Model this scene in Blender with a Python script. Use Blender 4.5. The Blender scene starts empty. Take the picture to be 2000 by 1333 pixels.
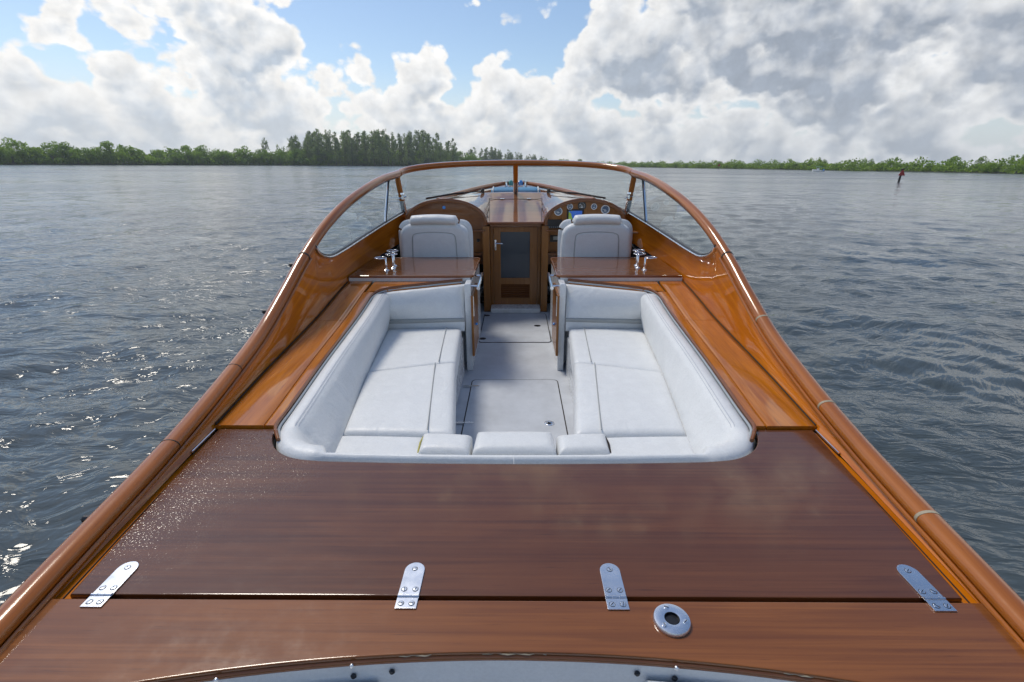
import bpy, bmesh, math, random
import numpy as np
from mathutils import Vector, Matrix
random.seed(7); RNG = np.random.default_rng(11)
R = math.radians
scene = bpy.context.scene
col = scene.collection

# ------------------------------------------------------------------ camera
cam_d = bpy.data.cameras.new('camera'); cam = bpy.data.objects.new('camera', cam_d); col.objects.link(cam)
cam_d.sensor_width = 36.0; cam_d.lens = 36.0 * 960 / 2000; cam_d.clip_start = 0.05; cam_d.clip_end = 20000
cam.matrix_world = Matrix.Translation((0, 0, 1.8)) @ Matrix.Rotation(R(0.35), 4, 'Z') @ Matrix.Rotation(R(90 - 19.77), 4, 'X') @ Matrix.Rotation(R(0.40), 4, 'Z')
scene.camera = cam
scene.cycles.use_adaptive_sampling = True; scene.cycles.adaptive_threshold = .02; scene.cycles.max_bounces = 7; scene.cycles.diffuse_bounces = 3; scene.cycles.glossy_bounces = 4; scene.cycles.transmission_bounces = 4; scene.cycles.transparent_max_bounces = 10

# ------------------------------------------------------------------ sun, sky, exposure
SUN_AZ, SUN_EL = -46.0, 57.0           # degrees, azimuth from straight ahead (negative = port)
scene.view_settings.view_transform = 'Standard'; scene.view_settings.look = 'None'
scene.view_settings.exposure = 0.0; scene.view_settings.gamma = 1.0
sd = Vector((math.sin(R(SUN_AZ)) * math.cos(R(SUN_EL)), math.cos(R(SUN_AZ)) * math.cos(R(SUN_EL)), math.sin(R(SUN_EL))))
sun_d = bpy.data.lights.new('sun', 'SUN'); sun_d.energy = 2.3; sun_d.angle = R(16); sun_d.color = (1, .93, .82)
sun = bpy.data.objects.new('sun', sun_d); col.objects.link(sun)
sun.rotation_euler = sd.to_track_quat('Z', 'Y').to_euler()
sun.location = (-20, 40, 60)

world = bpy.data.worlds.new('World'); scene.world = world; world.use_nodes = True


class NT:
    """small helper to write node trees as expressions"""
    def __init__(s, tree): s.t = tree; s.n = tree.nodes; s.l = tree.links
    def new(s, typ, **props):
        n = s.n.new(typ)
        for k, v in props.items(): setattr(n, k, v)
        return n
    def put(s, sock, v):
        if isinstance(v, bpy.types.NodeSocket): s.l.new(v, sock)
        elif v is not None: sock.default_value = v
    def m(s, op, a=None, b=None, c=None, clamp=False):
        n = s.new('ShaderNodeMath', operation=op, use_clamp=clamp)
        for i, v in enumerate((a, b, c)): s.put(n.inputs[i], v)
        return n.outputs[0]
    def vm(s, op, a=None, b=None, out=0):
        n = s.new('ShaderNodeVectorMath', operation=op)
        s.put(n.inputs[0], a)
        if b is not None:
            s.put(n.inputs[3 if op == 'SCALE' else 1], b)
        return n.outputs[out]
    def mix(s, f, a, b, blend='MIX'):
        n = s.new('ShaderNodeMix', data_type='RGBA', blend_type=blend)
        s.put(n.inputs[0], f); s.put(n.inputs[6], c4(a)); s.put(n.inputs[7], c4(b))
        return n.outputs[2]
    def ss(s, x, lo, hi, a=0.0, b=1.0):
        n = s.new('ShaderNodeMapRange', interpolation_type='SMOOTHSTEP')
        s.put(n.inputs[0], x)
        for i, v in zip((1, 2, 3, 4), (lo, hi, a, b)): s.put(n.inputs[i], v)
        return n.outputs[0]
    def lin(s, x, lo, hi, a=0.0, b=1.0):
        n = s.new('ShaderNodeMapRange'); n.clamp = True
        s.put(n.inputs[0], x)
        for i, v in zip((1, 2, 3, 4), (lo, hi, a, b)): s.put(n.inputs[i], v)
        return n.outputs[0]
    def noise(s, vec, scale, detail=4, rough=.55, dist=0.0, out=0, lac=2.0, dim='3D'):
        n = s.new('ShaderNodeTexNoise', noise_dimensions=dim); s.put(n.inputs['Vector'], vec)
        n.inputs['Scale'].default_value = scale; n.inputs['Detail'].default_value = detail
        n.inputs['Roughness'].default_value = rough; n.inputs['Distortion'].default_value = dist; n.inputs['Lacunarity'].default_value = lac
        return n.outputs[out]
    def vor(s, vec, scale, detail=0, rough=.5, feature='F1', smooth=None, dim='3D'):
        n = s.new('ShaderNodeTexVoronoi', feature=feature, voronoi_dimensions=dim); s.put(n.inputs['Vector'], vec)
        n.inputs['Scale'].default_value = scale; n.inputs['Detail'].default_value = detail; n.inputs['Roughness'].default_value = rough
        if smooth is not None: n.inputs['Smoothness'].default_value = smooth
        return n.outputs['Distance']
    def mapping(s, vec, scale=(1, 1, 1), rot=(0, 0, 0), loc=(0, 0, 0)):
        n = s.new('ShaderNodeMapping'); s.put(n.inputs[0], vec)
        n.inputs['Scale'].default_value = scale; n.inputs['Rotation'].default_value = rot; n.inputs['Location'].default_value = loc
        return n.outputs[0]
    def comb(s, x=0.0, y=0.0, z=0.0):
        n = s.new('ShaderNodeCombineXYZ')
        for i, v in enumerate((x, y, z)): s.put(n.inputs[i], v)
        return n.outputs[0]
    def sep(s, v):
        n = s.new('ShaderNodeSeparateXYZ'); s.put(n.inputs[0], v); return n.outputs
    def bump(s, h, strength=.2, distance=.01, normal=None):
        n = s.new('ShaderNodeBump'); s.put(n.inputs['Height'], h)
        n.inputs['Strength'].default_value = strength; n.inputs['Distance'].default_value = distance
        if normal is not None: s.put(n.inputs['Normal'], normal)
        return n.outputs[0]


def c4(c):
    if isinstance(c, (tuple, list)) and len(c) == 3: return (*c, 1.0)
    return c


def build_sky():
    t = NT(world.node_tree); t.n.clear()
    out = t.new('ShaderNodeOutputWorld'); bg = t.new('ShaderNodeBackground')
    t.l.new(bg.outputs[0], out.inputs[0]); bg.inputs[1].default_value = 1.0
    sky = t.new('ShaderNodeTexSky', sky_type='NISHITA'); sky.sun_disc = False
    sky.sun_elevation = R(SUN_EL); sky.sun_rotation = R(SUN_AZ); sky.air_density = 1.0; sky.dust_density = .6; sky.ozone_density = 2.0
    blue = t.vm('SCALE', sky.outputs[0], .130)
    d = t.vm('NORMALIZE', t.new('ShaderNodeTexCoord').outputs['Generated'])
    x, y, z = t.sep(d)
    az = t.m('ARCTAN2', x, y); el = t.m('ARCSINE', z)
    # cloud banks: azimuth, elevation (deg), half sizes (deg), weight; the rest of the ring is filled by the noise
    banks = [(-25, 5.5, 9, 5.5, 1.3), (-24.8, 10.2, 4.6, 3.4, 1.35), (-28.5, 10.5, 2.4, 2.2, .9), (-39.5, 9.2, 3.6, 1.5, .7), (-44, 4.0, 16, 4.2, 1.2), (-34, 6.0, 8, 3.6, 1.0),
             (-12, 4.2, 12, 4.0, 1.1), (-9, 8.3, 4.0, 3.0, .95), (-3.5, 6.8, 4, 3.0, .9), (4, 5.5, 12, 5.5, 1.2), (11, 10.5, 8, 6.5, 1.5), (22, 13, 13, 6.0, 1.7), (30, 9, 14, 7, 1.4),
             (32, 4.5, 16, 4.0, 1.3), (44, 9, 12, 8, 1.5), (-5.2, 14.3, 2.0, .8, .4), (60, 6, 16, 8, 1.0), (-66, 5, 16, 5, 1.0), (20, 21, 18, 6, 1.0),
             (-30, 1.2, 44, 5.2, 1.1), (14, 1.2, 44, 5.2, 1.0), (5, 30, 32, 9, .4)]  # last bank: unseen, added above the view to brighten the cabin top's reflection
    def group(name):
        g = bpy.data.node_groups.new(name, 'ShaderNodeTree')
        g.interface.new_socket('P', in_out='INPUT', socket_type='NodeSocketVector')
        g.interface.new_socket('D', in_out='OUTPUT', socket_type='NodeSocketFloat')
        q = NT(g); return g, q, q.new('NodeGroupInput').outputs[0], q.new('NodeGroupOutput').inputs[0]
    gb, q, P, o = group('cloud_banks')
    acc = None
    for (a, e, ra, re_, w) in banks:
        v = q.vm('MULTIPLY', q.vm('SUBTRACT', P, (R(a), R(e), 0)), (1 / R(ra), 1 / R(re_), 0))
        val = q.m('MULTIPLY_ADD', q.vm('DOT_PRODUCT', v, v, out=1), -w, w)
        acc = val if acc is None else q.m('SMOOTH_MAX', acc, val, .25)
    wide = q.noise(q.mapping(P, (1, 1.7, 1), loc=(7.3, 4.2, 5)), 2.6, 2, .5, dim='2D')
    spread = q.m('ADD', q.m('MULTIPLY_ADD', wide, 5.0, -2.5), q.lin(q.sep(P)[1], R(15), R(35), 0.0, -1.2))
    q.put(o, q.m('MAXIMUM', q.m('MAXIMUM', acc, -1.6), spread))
    gd, q, P, o = group('cloud_billows')
    b2 = q.noise(q.mapping(P, (1, 1.35, 1)), 8, 6, .53, dim='2D')
    Pw = q.vm('ADD', P, q.vm('SCALE', q.comb(b2, b2, 0.0), .035))
    b1 = q.m('SUBTRACT', .62, q.vor(q.mapping(Pw, (1, 1.25, 1)), 13, 2, .55, dim='2D'))
    q.put(o, q.m('ADD', b1, q.m('MULTIPLY_ADD', b2, 2.4, -1.2)))

    def ev(g, vec):
        n = t.new('ShaderNodeGroup'); n.node_tree = g; t.put(n.inputs[0], vec); return n.outputs[0]
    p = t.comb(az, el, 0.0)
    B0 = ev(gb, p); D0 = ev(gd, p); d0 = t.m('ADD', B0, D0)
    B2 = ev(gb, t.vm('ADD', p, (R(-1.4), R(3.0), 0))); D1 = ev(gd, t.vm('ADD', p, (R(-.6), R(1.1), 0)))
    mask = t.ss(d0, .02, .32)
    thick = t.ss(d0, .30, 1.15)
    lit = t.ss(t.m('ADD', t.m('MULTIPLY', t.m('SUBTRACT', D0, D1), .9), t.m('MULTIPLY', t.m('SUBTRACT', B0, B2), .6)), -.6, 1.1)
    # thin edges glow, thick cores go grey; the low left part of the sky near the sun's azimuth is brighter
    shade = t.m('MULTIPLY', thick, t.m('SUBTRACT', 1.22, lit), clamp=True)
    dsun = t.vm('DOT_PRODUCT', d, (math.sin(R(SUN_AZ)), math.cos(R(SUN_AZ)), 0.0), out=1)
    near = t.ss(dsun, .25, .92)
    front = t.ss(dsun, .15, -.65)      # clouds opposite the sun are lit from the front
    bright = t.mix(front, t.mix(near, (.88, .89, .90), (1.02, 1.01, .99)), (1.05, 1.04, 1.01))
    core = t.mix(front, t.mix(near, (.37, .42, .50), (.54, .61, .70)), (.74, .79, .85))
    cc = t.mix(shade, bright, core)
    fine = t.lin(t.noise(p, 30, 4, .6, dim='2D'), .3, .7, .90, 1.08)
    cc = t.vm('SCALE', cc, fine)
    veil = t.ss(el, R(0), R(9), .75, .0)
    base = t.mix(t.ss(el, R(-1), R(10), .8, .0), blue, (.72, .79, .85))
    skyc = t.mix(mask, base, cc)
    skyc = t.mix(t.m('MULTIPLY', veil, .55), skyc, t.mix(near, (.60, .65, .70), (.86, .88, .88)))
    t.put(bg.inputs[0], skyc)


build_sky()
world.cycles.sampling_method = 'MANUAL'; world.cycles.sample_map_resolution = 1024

# ------------------------------------------------------------------ helpers
def tag(o, label=None, cat=None, group=None, kind=None):
    for k, v in (('label', label), ('category', cat), ('group', group), ('kind', kind)):
        if v: o[k] = v
    return o


def curve(tab):
    """smooth interpolation through a table of (t, a, b, ...) rows"""
    T = np.array([r[0] for r in tab], float); V = np.array([r[1:] for r in tab], float)
    h = np.diff(T)[:, None]; s = np.diff(V, axis=0) / h
    m = np.zeros_like(V); m[0] = s[0]; m[-1] = s[-1]
    if len(T) > 2:
        w1 = h[1:] / (h[1:] + h[:-1]); m[1:-1] = s[:-1] * w1 + s[1:] * (1 - w1)
        m[1:-1] = np.where(s[:-1] * s[1:] <= 0, 0, m[1:-1])
    def f(t):
        t = min(max(t, T[0]), T[-1]); i = min(int(np.searchsorted(T, t, 'right')) - 1, len(T) - 2); i = max(i, 0)
        H = T[i + 1] - T[i]; u = (t - T[i]) / H
        r = (2 * u**3 - 3 * u**2 + 1) * V[i] + (u**3 - 2 * u**2 + u) * H * m[i] + (-2 * u**3 + 3 * u**2) * V[i + 1] + (u**3 - u**2) * H * m[i + 1]
        return r if len(r) > 1 else float(r[0])
    return f


def smooth_path(pts, n=8):
    pts = [np.array(p, float) for p in pts]; out = []
    for i in range(len(pts) - 1):
        p0 = pts[max(i - 1, 0)]; p1 = pts[i]; p2 = pts[i + 1]; p3 = pts[min(i + 2, len(pts) - 1)]
        for k in range(n):
            u = k / n
            out.append(.5 * ((2 * p1) + (-p0 + p2) * u + (2 * p0 - 5 * p1 + 4 * p2 - p3) * u * u + (-p0 + 3 * p1 - 3 * p2 + p3) * u**3))
    out.append(pts[-1]); return out


class MB:
    def __init__(s): s.v = []; s.f = []; s.mi = []; s.uv = []; s.hard = False
    def face(s, idx, mi=0, uv=None): s.f.append(tuple(idx)); s.mi.append(mi); s.uv.append(uv)
    def pts(s, P):
        b = len(s.v); s.v += [tuple(float(c) for c in p) for p in P]; return b
    def grid(s, rows, mi=0, closed=False, flip=False, caps=False):
        """loft: rows of points; UV = (length along, length across)"""
        nr, nc = len(rows), len(rows[0]); b = s.pts([p for r in rows for p in r])
        A = np.array(rows, float)
        along = np.concatenate([[0], np.cumsum(np.linalg.norm(np.diff(A, axis=0), axis=2).max(axis=1))])
        acr = np.concatenate([[0], np.cumsum(np.linalg.norm(np.diff(A, axis=1), axis=2).mean(axis=0))])
        for i in range(nr - 1):
            for j in range(nc if closed else nc - 1):
                k = (j + 1) % nc
                q = (b + i * nc + j, b + i * nc + k, b + (i + 1) * nc + k, b + (i + 1) * nc + j)
                ak = acr[k] if k else acr[-1] * nc / max(nc - 1, 1)
                u = ((along[i], acr[j]), (along[i], ak), (along[i + 1], ak), (along[i + 1], acr[j]))
                if flip: q = q[::-1]; u = u[::-1]
                s.face(q, mi, u)
        if caps:
            a = tuple(b + j for j in range(nc)); e = tuple(b + (nr - 1) * nc + j for j in range(nc))
            s.face(a if flip else a[::-1], mi); s.face(e[::-1] if flip else e, mi)
        return s
    def tube(s, path, rad, n=10, mi=0, caps=True, up=(0, 0, 1)):
        """rad: number, (a,b) or function(i/n) -> (side, up) radii"""
        P = [np.array(p, float) for p in path]; rows = []; N = len(P)
        for i, p in enumerate(P):
            T = P[min(i + 1, N - 1)] - P[max(i - 1, 0)]; T /= np.linalg.norm(T) + 1e-12
            U = np.array(up, float)
            if abs(T @ U) > .98: U = np.array((1., 0, 0)) if abs(T[0]) < .9 else np.array((0, 1., 0))
            S = np.cross(T, U); S /= np.linalg.norm(S); V = np.cross(S, T)
            r = rad(i / max(N - 1, 1)) if callable(rad) else rad
            a, b_ = r if isinstance(r, tuple) else (r, r)
            rows.append([p + S * a * math.cos(w) + V * b_ * math.sin(w) for w in [2 * math.pi * k / n for k in range(n)]])
        return s.grid(rows, mi, closed=True, caps=caps, flip=True)
    def bm(s, bm, mi=0, mat=None):
        if mat is not None: bmesh.ops.transform(bm, matrix=mat, verts=bm.verts)
        bm.verts.ensure_lookup_table(); b = s.pts([v.co for v in bm.verts])
        for v_i, v in enumerate(bm.verts): v.index = v_i
        for f in bm.faces: s.face([b + v.index for v in f.verts], mi)
        bm.free(); s.hard = True; return s
    def box(s, c, d, bev=0.0, mi=0, seg=2, mat=None):
        bm = bmesh.new(); bmesh.ops.create_cube(bm, size=1.0)
        for v in bm.verts: v.co = Vector((v.co.x * d[0], v.co.y * d[1], v.co.z * d[2]))
        if bev: bmesh.ops.bevel(bm, geom=list(bm.edges), offset=bev, segments=seg, profile=.5, affect='EDGES')
        M = (mat or Matrix.Identity(4)); 
        return s.bm(bm, mi, Matrix.Translation(c) @ M)
    def prism(s, poly, lo, hi, axis='z', bev=0.0, mi=0, seg=2, only_top=False):
        """polygon extruded along z (x,y), y (x,z) or x (y,z)"""
        def P(p, h): return {'z': (p[0], p[1], h), 'y': (p[0], h, p[1]), 'x': (h, p[0], p[1])}[axis]
        bm = bmesh.new(); A = [bm.verts.new(P(p, lo)) for p in poly]; B = [bm.verts.new(P(p, hi)) for p in poly]
        n = len(poly); bm.faces.new(A[::-1]); top = bm.faces.new(B)
        for i in range(n): bm.faces.new((A[i], A[(i + 1) % n], B[(i + 1) % n], B[i]))
        bmesh.ops.recalc_face_normals(bm, faces=bm.faces)
        if bev:
            ed = list(top.edges) if only_top else [e for f in bm.faces if len(f.verts) == n for e in f.edges]
            bmesh.ops.bevel(bm, geom=list(set(ed)), offset=bev, segments=seg, profile=.5, affect='EDGES')
        return s.bm(bm, mi)
    def lathe(s, prof, c, n=20, mi=0, axis='z'):
        """prof: (radius, height) rows"""
        rows = []
        for k in range(len(prof)):
            r, h = prof[k]; row = []
            for j in range(n):
                w = 2 * math.pi * j / n; a, b_ = r * math.cos(w), r * math.sin(w)
                row.append({'z': (c[0] + a, c[1] + b_, c[2] + h), 'y': (c[0] + a, c[1] - h, c[2] + b_), 'x': (c[0] + h, c[1] + a, c[2] + b_)}[axis])
            rows.append(row)
        return s.grid(rows, mi, closed=True, caps=True)
    def build(s, name, mats, parent=None, smooth=True, angle=35, fix=True):
        me = bpy.data.meshes.new(name); me.from_pydata(s.v, [], s.f)
        mats = mats if isinstance(mats, (list, tuple)) else [mats]
        for m in mats: me.materials.append(m)
        me.polygons.foreach_set('material_index', s.mi)
        if any(u is not None for u in s.uv):
            L = me.uv_layers.new(name='UVMap'); k = 0
            for u, f in zip(s.uv, s.f):
                for j in range(len(f)):
                    if u is not None: L.data[k].uv = u[j]
                    k += 1
        if fix:
            b = bmesh.new(); b.from_mesh(me); bmesh.ops.remove_doubles(b, verts=b.verts, dist=1e-5)
            bmesh.ops.recalc_face_normals(b, faces=b.faces); b.to_mesh(me); b.free()
        if smooth:
            me.polygons.foreach_set('use_smooth', [True] * len(me.polygons)); me.set_sharp_from_angle(angle=R(angle))
        me.update()
        o = bpy.data.objects.new(name, me); col.objects.link(o)
        if parent is not None: o.parent = parent
        if s.hard and smooth:
            w = o.modifiers.new('normals', 'WEIGHTED_NORMAL'); w.weight = 100; w.keep_sharp = True
        return o


def empty(name, loc=(0, 0, 0), parent=None):
    o = bpy.data.objects.new(name, None); o.empty_display_size = .2; o.location = loc; col.objects.link(o); o.parent = parent
    return o

# ------------------------------------------------------------------ materials
def mat_new(name):
    m = bpy.data.materials.new(name); m.use_nodes = True; t = NT(m.node_tree); t.n.clear()
    out = t.new('ShaderNodeOutputMaterial'); b = t.new('ShaderNodeBsdfPrincipled'); t.l.new(b.outputs[0], out.inputs[0])
    return m, t, b, out


def wood(name, dark, light, axis='y', coord='Object', coat=1.0, coat_r=.03, dew=False, streak=1.0, rough=.42):
    m, t, b, out = mat_new(name)
    tc = t.new('ShaderNodeTexCoord'); P = tc.outputs[coord]
    sc = {'x': (1.0, 60, 60), 'y': (60, 1.0, 60), 'z': (60, 60, 1.0), 'u': (1.0, 60, 1)}[axis]
    sc2 = tuple(q * 3.0 if q > 5 else q * 7.0 for q in sc); sc3 = tuple(q * .09 if q > 5 else q * .8 for q in sc)
    g1 = t.noise(t.mapping(P, sc, loc=(.3, .7, .2)), 1.0, 6, .62, .35)
    g2 = t.noise(t.mapping(P, sc2), 1.0, 4, .6)
    g3 = t.noise(t.mapping(P, sc3, loc=(4, 2, 9)), 1.0, 3, .5, .6)
    # cathedral figure: rings cut by a slowly drifting plane
    ring = t.m('SINE', t.m('MULTIPLY_ADD', g3, 30.0, t.m('MULTIPLY', g1, 6.0)))
    f = t.m('ADD', t.m('MULTIPLY', g1, .74), t.m('MULTIPLY', g3, .16))
    f = t.m('ADD', f, t.m('MULTIPLY', ring, .05 * streak))
    c = t.mix(t.lin(f, .26, .70), dark, light)
    pore = t.ss(g2, .60, .76)
    c = t.mix(t.m('MULTIPLY', pore, .60), c, tuple(q * .42 for q in dark))
    dk = t.ss(t.noise(t.mapping(P, tuple(q * .5 if q > 5 else q * 1.3 for q in sc), loc=(7, 7, 1)), 1.0, 3, .5, .5), .64, .74)
    c = t.mix(t.m('MULTIPLY', dk, .20), c, tuple(q * .35 for q in dark))
    t.put(b.inputs['Base Color'], c)
    b.inputs['Roughness'].default_value = rough
    b.inputs['Specular IOR Level'].default_value = .08
    b.inputs['Coat Weight'].default_value = coat; b.inputs['Coat IOR'].default_value = 1.55
    O = tc.outputs['Object']
    wav = t.noise(O, 3.5, 2, .5)
    cr = t.lin(t.noise(O, 14, 5, .65), .35, .75, coat_r * .6, coat_r * 1.9)
    t.put(b.inputs['Coat Roughness'], cr)
    hgt = t.m('ADD', t.m('MULTIPLY', wav, .003), t.m('MULTIPLY', g2, .0006))
    nrm = t.bump(hgt, .25, .12)
    if dew:
        # beads of dew left on the port corner of the lid
        x, y, z = t.sep(O)
        wob = t.m('MULTIPLY_ADD', t.noise(O, 6, 4, .6), .5, -.25)
        reg = t.m('ADD', t.m('ADD', t.m('MULTIPLY', x, -1.0), t.m('MULTIPLY', t.m('SUBTRACT', y, 1.3), .9)), wob)
        reg = t.ss(reg, .50, 1.05)
        drops = t.m('ADD', t.m('SUBTRACT', .7, t.vor(t.mapping(O, (1, 1, 0)), 150, 0, .5, 'SMOOTH_F1', .4)), t.m('MULTIPLY', t.noise(O, 110, 3, .6), .9))
        nrm = t.bump(t.m('MULTIPLY', drops, reg), .8, .0013, nrm)
    t.put(b.inputs['Coat Normal'], nrm)
    t.put(b.inputs['Normal'], t.bump(g2, .12, .002))
    return m


def plain(name, colr, rough=.5, metal=0.0, coat=0.0, bump=0.0, bscale=60, var=.06, spec=.5):
    m, t, b, out = mat_new(name); P = t.new('ShaderNodeTexCoord').outputs['Object']
    n = t.noise(P, 7, 5, .6)
    c = t.mix(t.lin(n, .3, .7), tuple(q * (1 - var) for q in colr), tuple(min(1, q * (1 + var)) for q in colr))
    t.put(b.inputs['Base Color'], c); t.put(b.inputs['Roughness'], t.lin(t.noise(P, 25, 4, .6), .3, .7, rough * .85, min(1, rough * 1.15)))
    b.inputs['Metallic'].default_value = metal; b.inputs['Coat Weight'].default_value = coat; b.inputs['Specular IOR Level'].default_value = spec
    if bump: t.put(b.inputs['Normal'], t.bump(t.noise(P, bscale, 4, .6), .5, bump))
    return m


def vinyl(name, colr):
    m, t, b, out = mat_new(name); P = t.new('ShaderNodeTexCoord').outputs['Object']
    n = t.noise(P, 5, 5, .6); s = t.noise(P, 1.7, 3, .5)
    c = t.mix(t.lin(n, .3, .7), tuple(q * .93 for q in colr), colr)
    c = t.mix(t.ss(s, .55, .8, 0, .18), c, tuple(q * w for q, w in zip(colr, (.86, .88, .86))))
    gr = t.m('MULTIPLY', t.lin(t.noise(P, 130, 3, .7), .25, .75, .93, 1.05), t.lin(t.noise(P, 22, 4, .6), .3, .7, .975, 1.015))
    c = t.vm('SCALE', c, gr)
    t.put(b.inputs['Base Color'], c)
    t.put(b.inputs['Roughness'], t.lin(t.noise(P, 40, 3, .6), .3, .7, .38, .52))
    weave = t.m('ADD', t.m('SINE', t.m('MULTIPLY', t.sep(P)[0], 1400.0)), t.m('SINE', t.m('MULTIPLY', t.sep(P)[1], 1400.0)))
    h = t.m('ADD', t.m('MULTIPLY', t.noise(P, 170, 3, .6), .0012), t.m('ADD', t.m('MULTIPLY', weave, .00008), t.m('MULTIPLY', t.noise(P, 8, 3, .5, .6), .024)))
    t.put(b.inputs['Normal'], t.bump(h, .55, .6))
    b.inputs['Sheen Weight'].default_value = .12
    return m


M = {}
M['hatch'] = wood('teak_lid', (.080, .024, .0075), (.165, .056, .0165), 'x', coat_r=.10, dew=True)
M['aft'] = wood('teak_aft_deck', (.145, .044, .010), (.30, .104, .022), 'x', coat_r=.10)
M['deck'] = wood('teak_side_deck', (.34, .096, .004), (.58, .190, .007), 'y', coat_r=.012)
M['bulwark'] = wood('teak_bulwark', (.42, .108, .003), (.68, .212, .006), 'u', 'UV', coat_r=.012, streak=1.4)
M['rail'] = wood('teak_rail', (.27, .074, .006), (.46, .145, .012), 'u', 'UV', coat_r=.10)
M['dash_top'] = wood('teak_cabin_top', (.16, .060, .022), (.28, .110, .040), 'x', coat_r=.035)
M['panel'] = wood('teak_bulkhead', (.21, .080, .020), (.36, .155, .042), 'z', coat=.5, coat_r=.15)
M['panel_x'] = wood('teak_face', (.15, .050, .014), (.25, .092, .025), 'x', coat=.8, coat_r=.08)
M['counter'] = wood('teak_counter', (.13, .050, .018), (.22, .088, .032), 'x', coat_r=.006)
M['trim'] = wood('teak_trim', (.16, .050, .012), (.27, .090, .020), 'u', 'UV', coat_r=.03)
M['vinyl'] = vinyl('cream_vinyl', (.76, .775, .77))
M['vinyl2'] = vinyl('cream_vinyl_shell', (.76, .78, .785))
M['piping'] = plain('piping_cord', (.36, .37, .36), .6)
M['stitch'] = plain('stitch_thread', (.40, .43, .50), .7)
M['foam'] = plain('foam_edge', (.42, .38, .10), .8)
M['gel'] = plain('white_gelcoat', (.72, .74, .74), .28, coat=.6)
M['floor'] = plain('nonskid_floor', (.50, .525, .56), .55, bump=.0012, bscale=420, var=.10)
M['chrome'] = plain('chrome', (.88, .89, .90), .07, metal=1.0, var=.02)
M['steel'] = plain('brushed_steel', (.74, .77, .81), .26, metal=1.0, var=.10)
M['dark'] = plain('black_plastic', (.012, .012, .014), .35)
M['gap'] = plain('dark_caulk', (.018, .010, .006), .7)
M['blueface'] = plain('blue_gauge_face', (.05, .11, .20), .3, coat=1)
M['blackface'] = plain('black_gauge_face', (.01, .012, .014), .3, coat=1)
M['white'] = plain('white_paint', (.78, .79, .79), .4)
M['hull'] = plain('hull_paint', (.07, .085, .12), .2, coat=1)
M['bluepad'] = plain('blue_canvas', (.10, .28, .46), .7)
M['navglass'] = plain('blue_lens', (.05, .28, .75), .12, coat=1)
M['mesh'] = plain('dark_mesh', (.035, .045, .060), .45, coat=.3)
M['grey'] = plain('grey_plastic', (.35, .38, .40), .4)
M['beige'] = plain('beige_panel', (.62, .62, .58), .5)
M['worn'] = plain('worn_tape', (.36, .31, .22), .7, bump=.002, bscale=120, var=.25)
M['red'] = plain('red_board', (.42, .035, .03), .6)
M['post'] = plain('tarred_pile', (.03, .026, .022), .85, bump=.02, bscale=9)
M['teal'] = plain('teal_canvas', (.10, .42, .40), .6)


def glass_mat():
    m = bpy.data.materials.new('clear_glass'); m.use_nodes = True; t = NT(m.node_tree); t.n.clear()
    out = t.new('ShaderNodeOutputMaterial'); tr = t.new('ShaderNodeBsdfTransparent'); gl = t.new('ShaderNodeBsdfGlossy'); mx = t.new('ShaderNodeMixShader')
    tr.inputs[0].default_value = (.93, .965, .955, 1); gl.inputs[0].default_value = (1, 1, 1, 1); gl.inputs['Roughness'].default_value = .0
    g = t.new('ShaderNodeNewGeometry'); c = t.m('ABSOLUTE', t.vm('DOT_PRODUCT', g.outputs['Normal'], g.outputs['Incoming'], out=1))
    fr = t.m('MULTIPLY_ADD', t.m('POWER', t.m('SUBTRACT', 1.0, c, clamp=True), 5.0), .96, .038)
    t.put(mx.inputs[0], fr)
    t.l.new(tr.outputs[0], mx.inputs[1]); t.l.new(gl.outputs[0], mx.inputs[2]); t.l.new(mx.outputs[0], out.inputs[0])
    return m


M['glass'] = glass_mat()


def screen_mat():
    m, t, b, out = mat_new('chart_screen'); P = t.new('ShaderNodeTexCoord').outputs['Object']
    n = t.noise(P, 26, 3, .5); x = t.sep(P)[0]
    f = t.ss(t.m('ADD', n, t.m('MULTIPLY_ADD', x, 3.0, -1.75)), .44, .50)
    c = t.mix(f, (.33, .50, .06), (.05, .18, .70))
    t.put(b.inputs['Base Color'], c); t.put(b.inputs['Emission Color'], c); b.inputs['Emission Strength'].default_value = .12; b.inputs['Roughness'].default_value = .2
    return m


M['screen'] = screen_mat()


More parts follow.
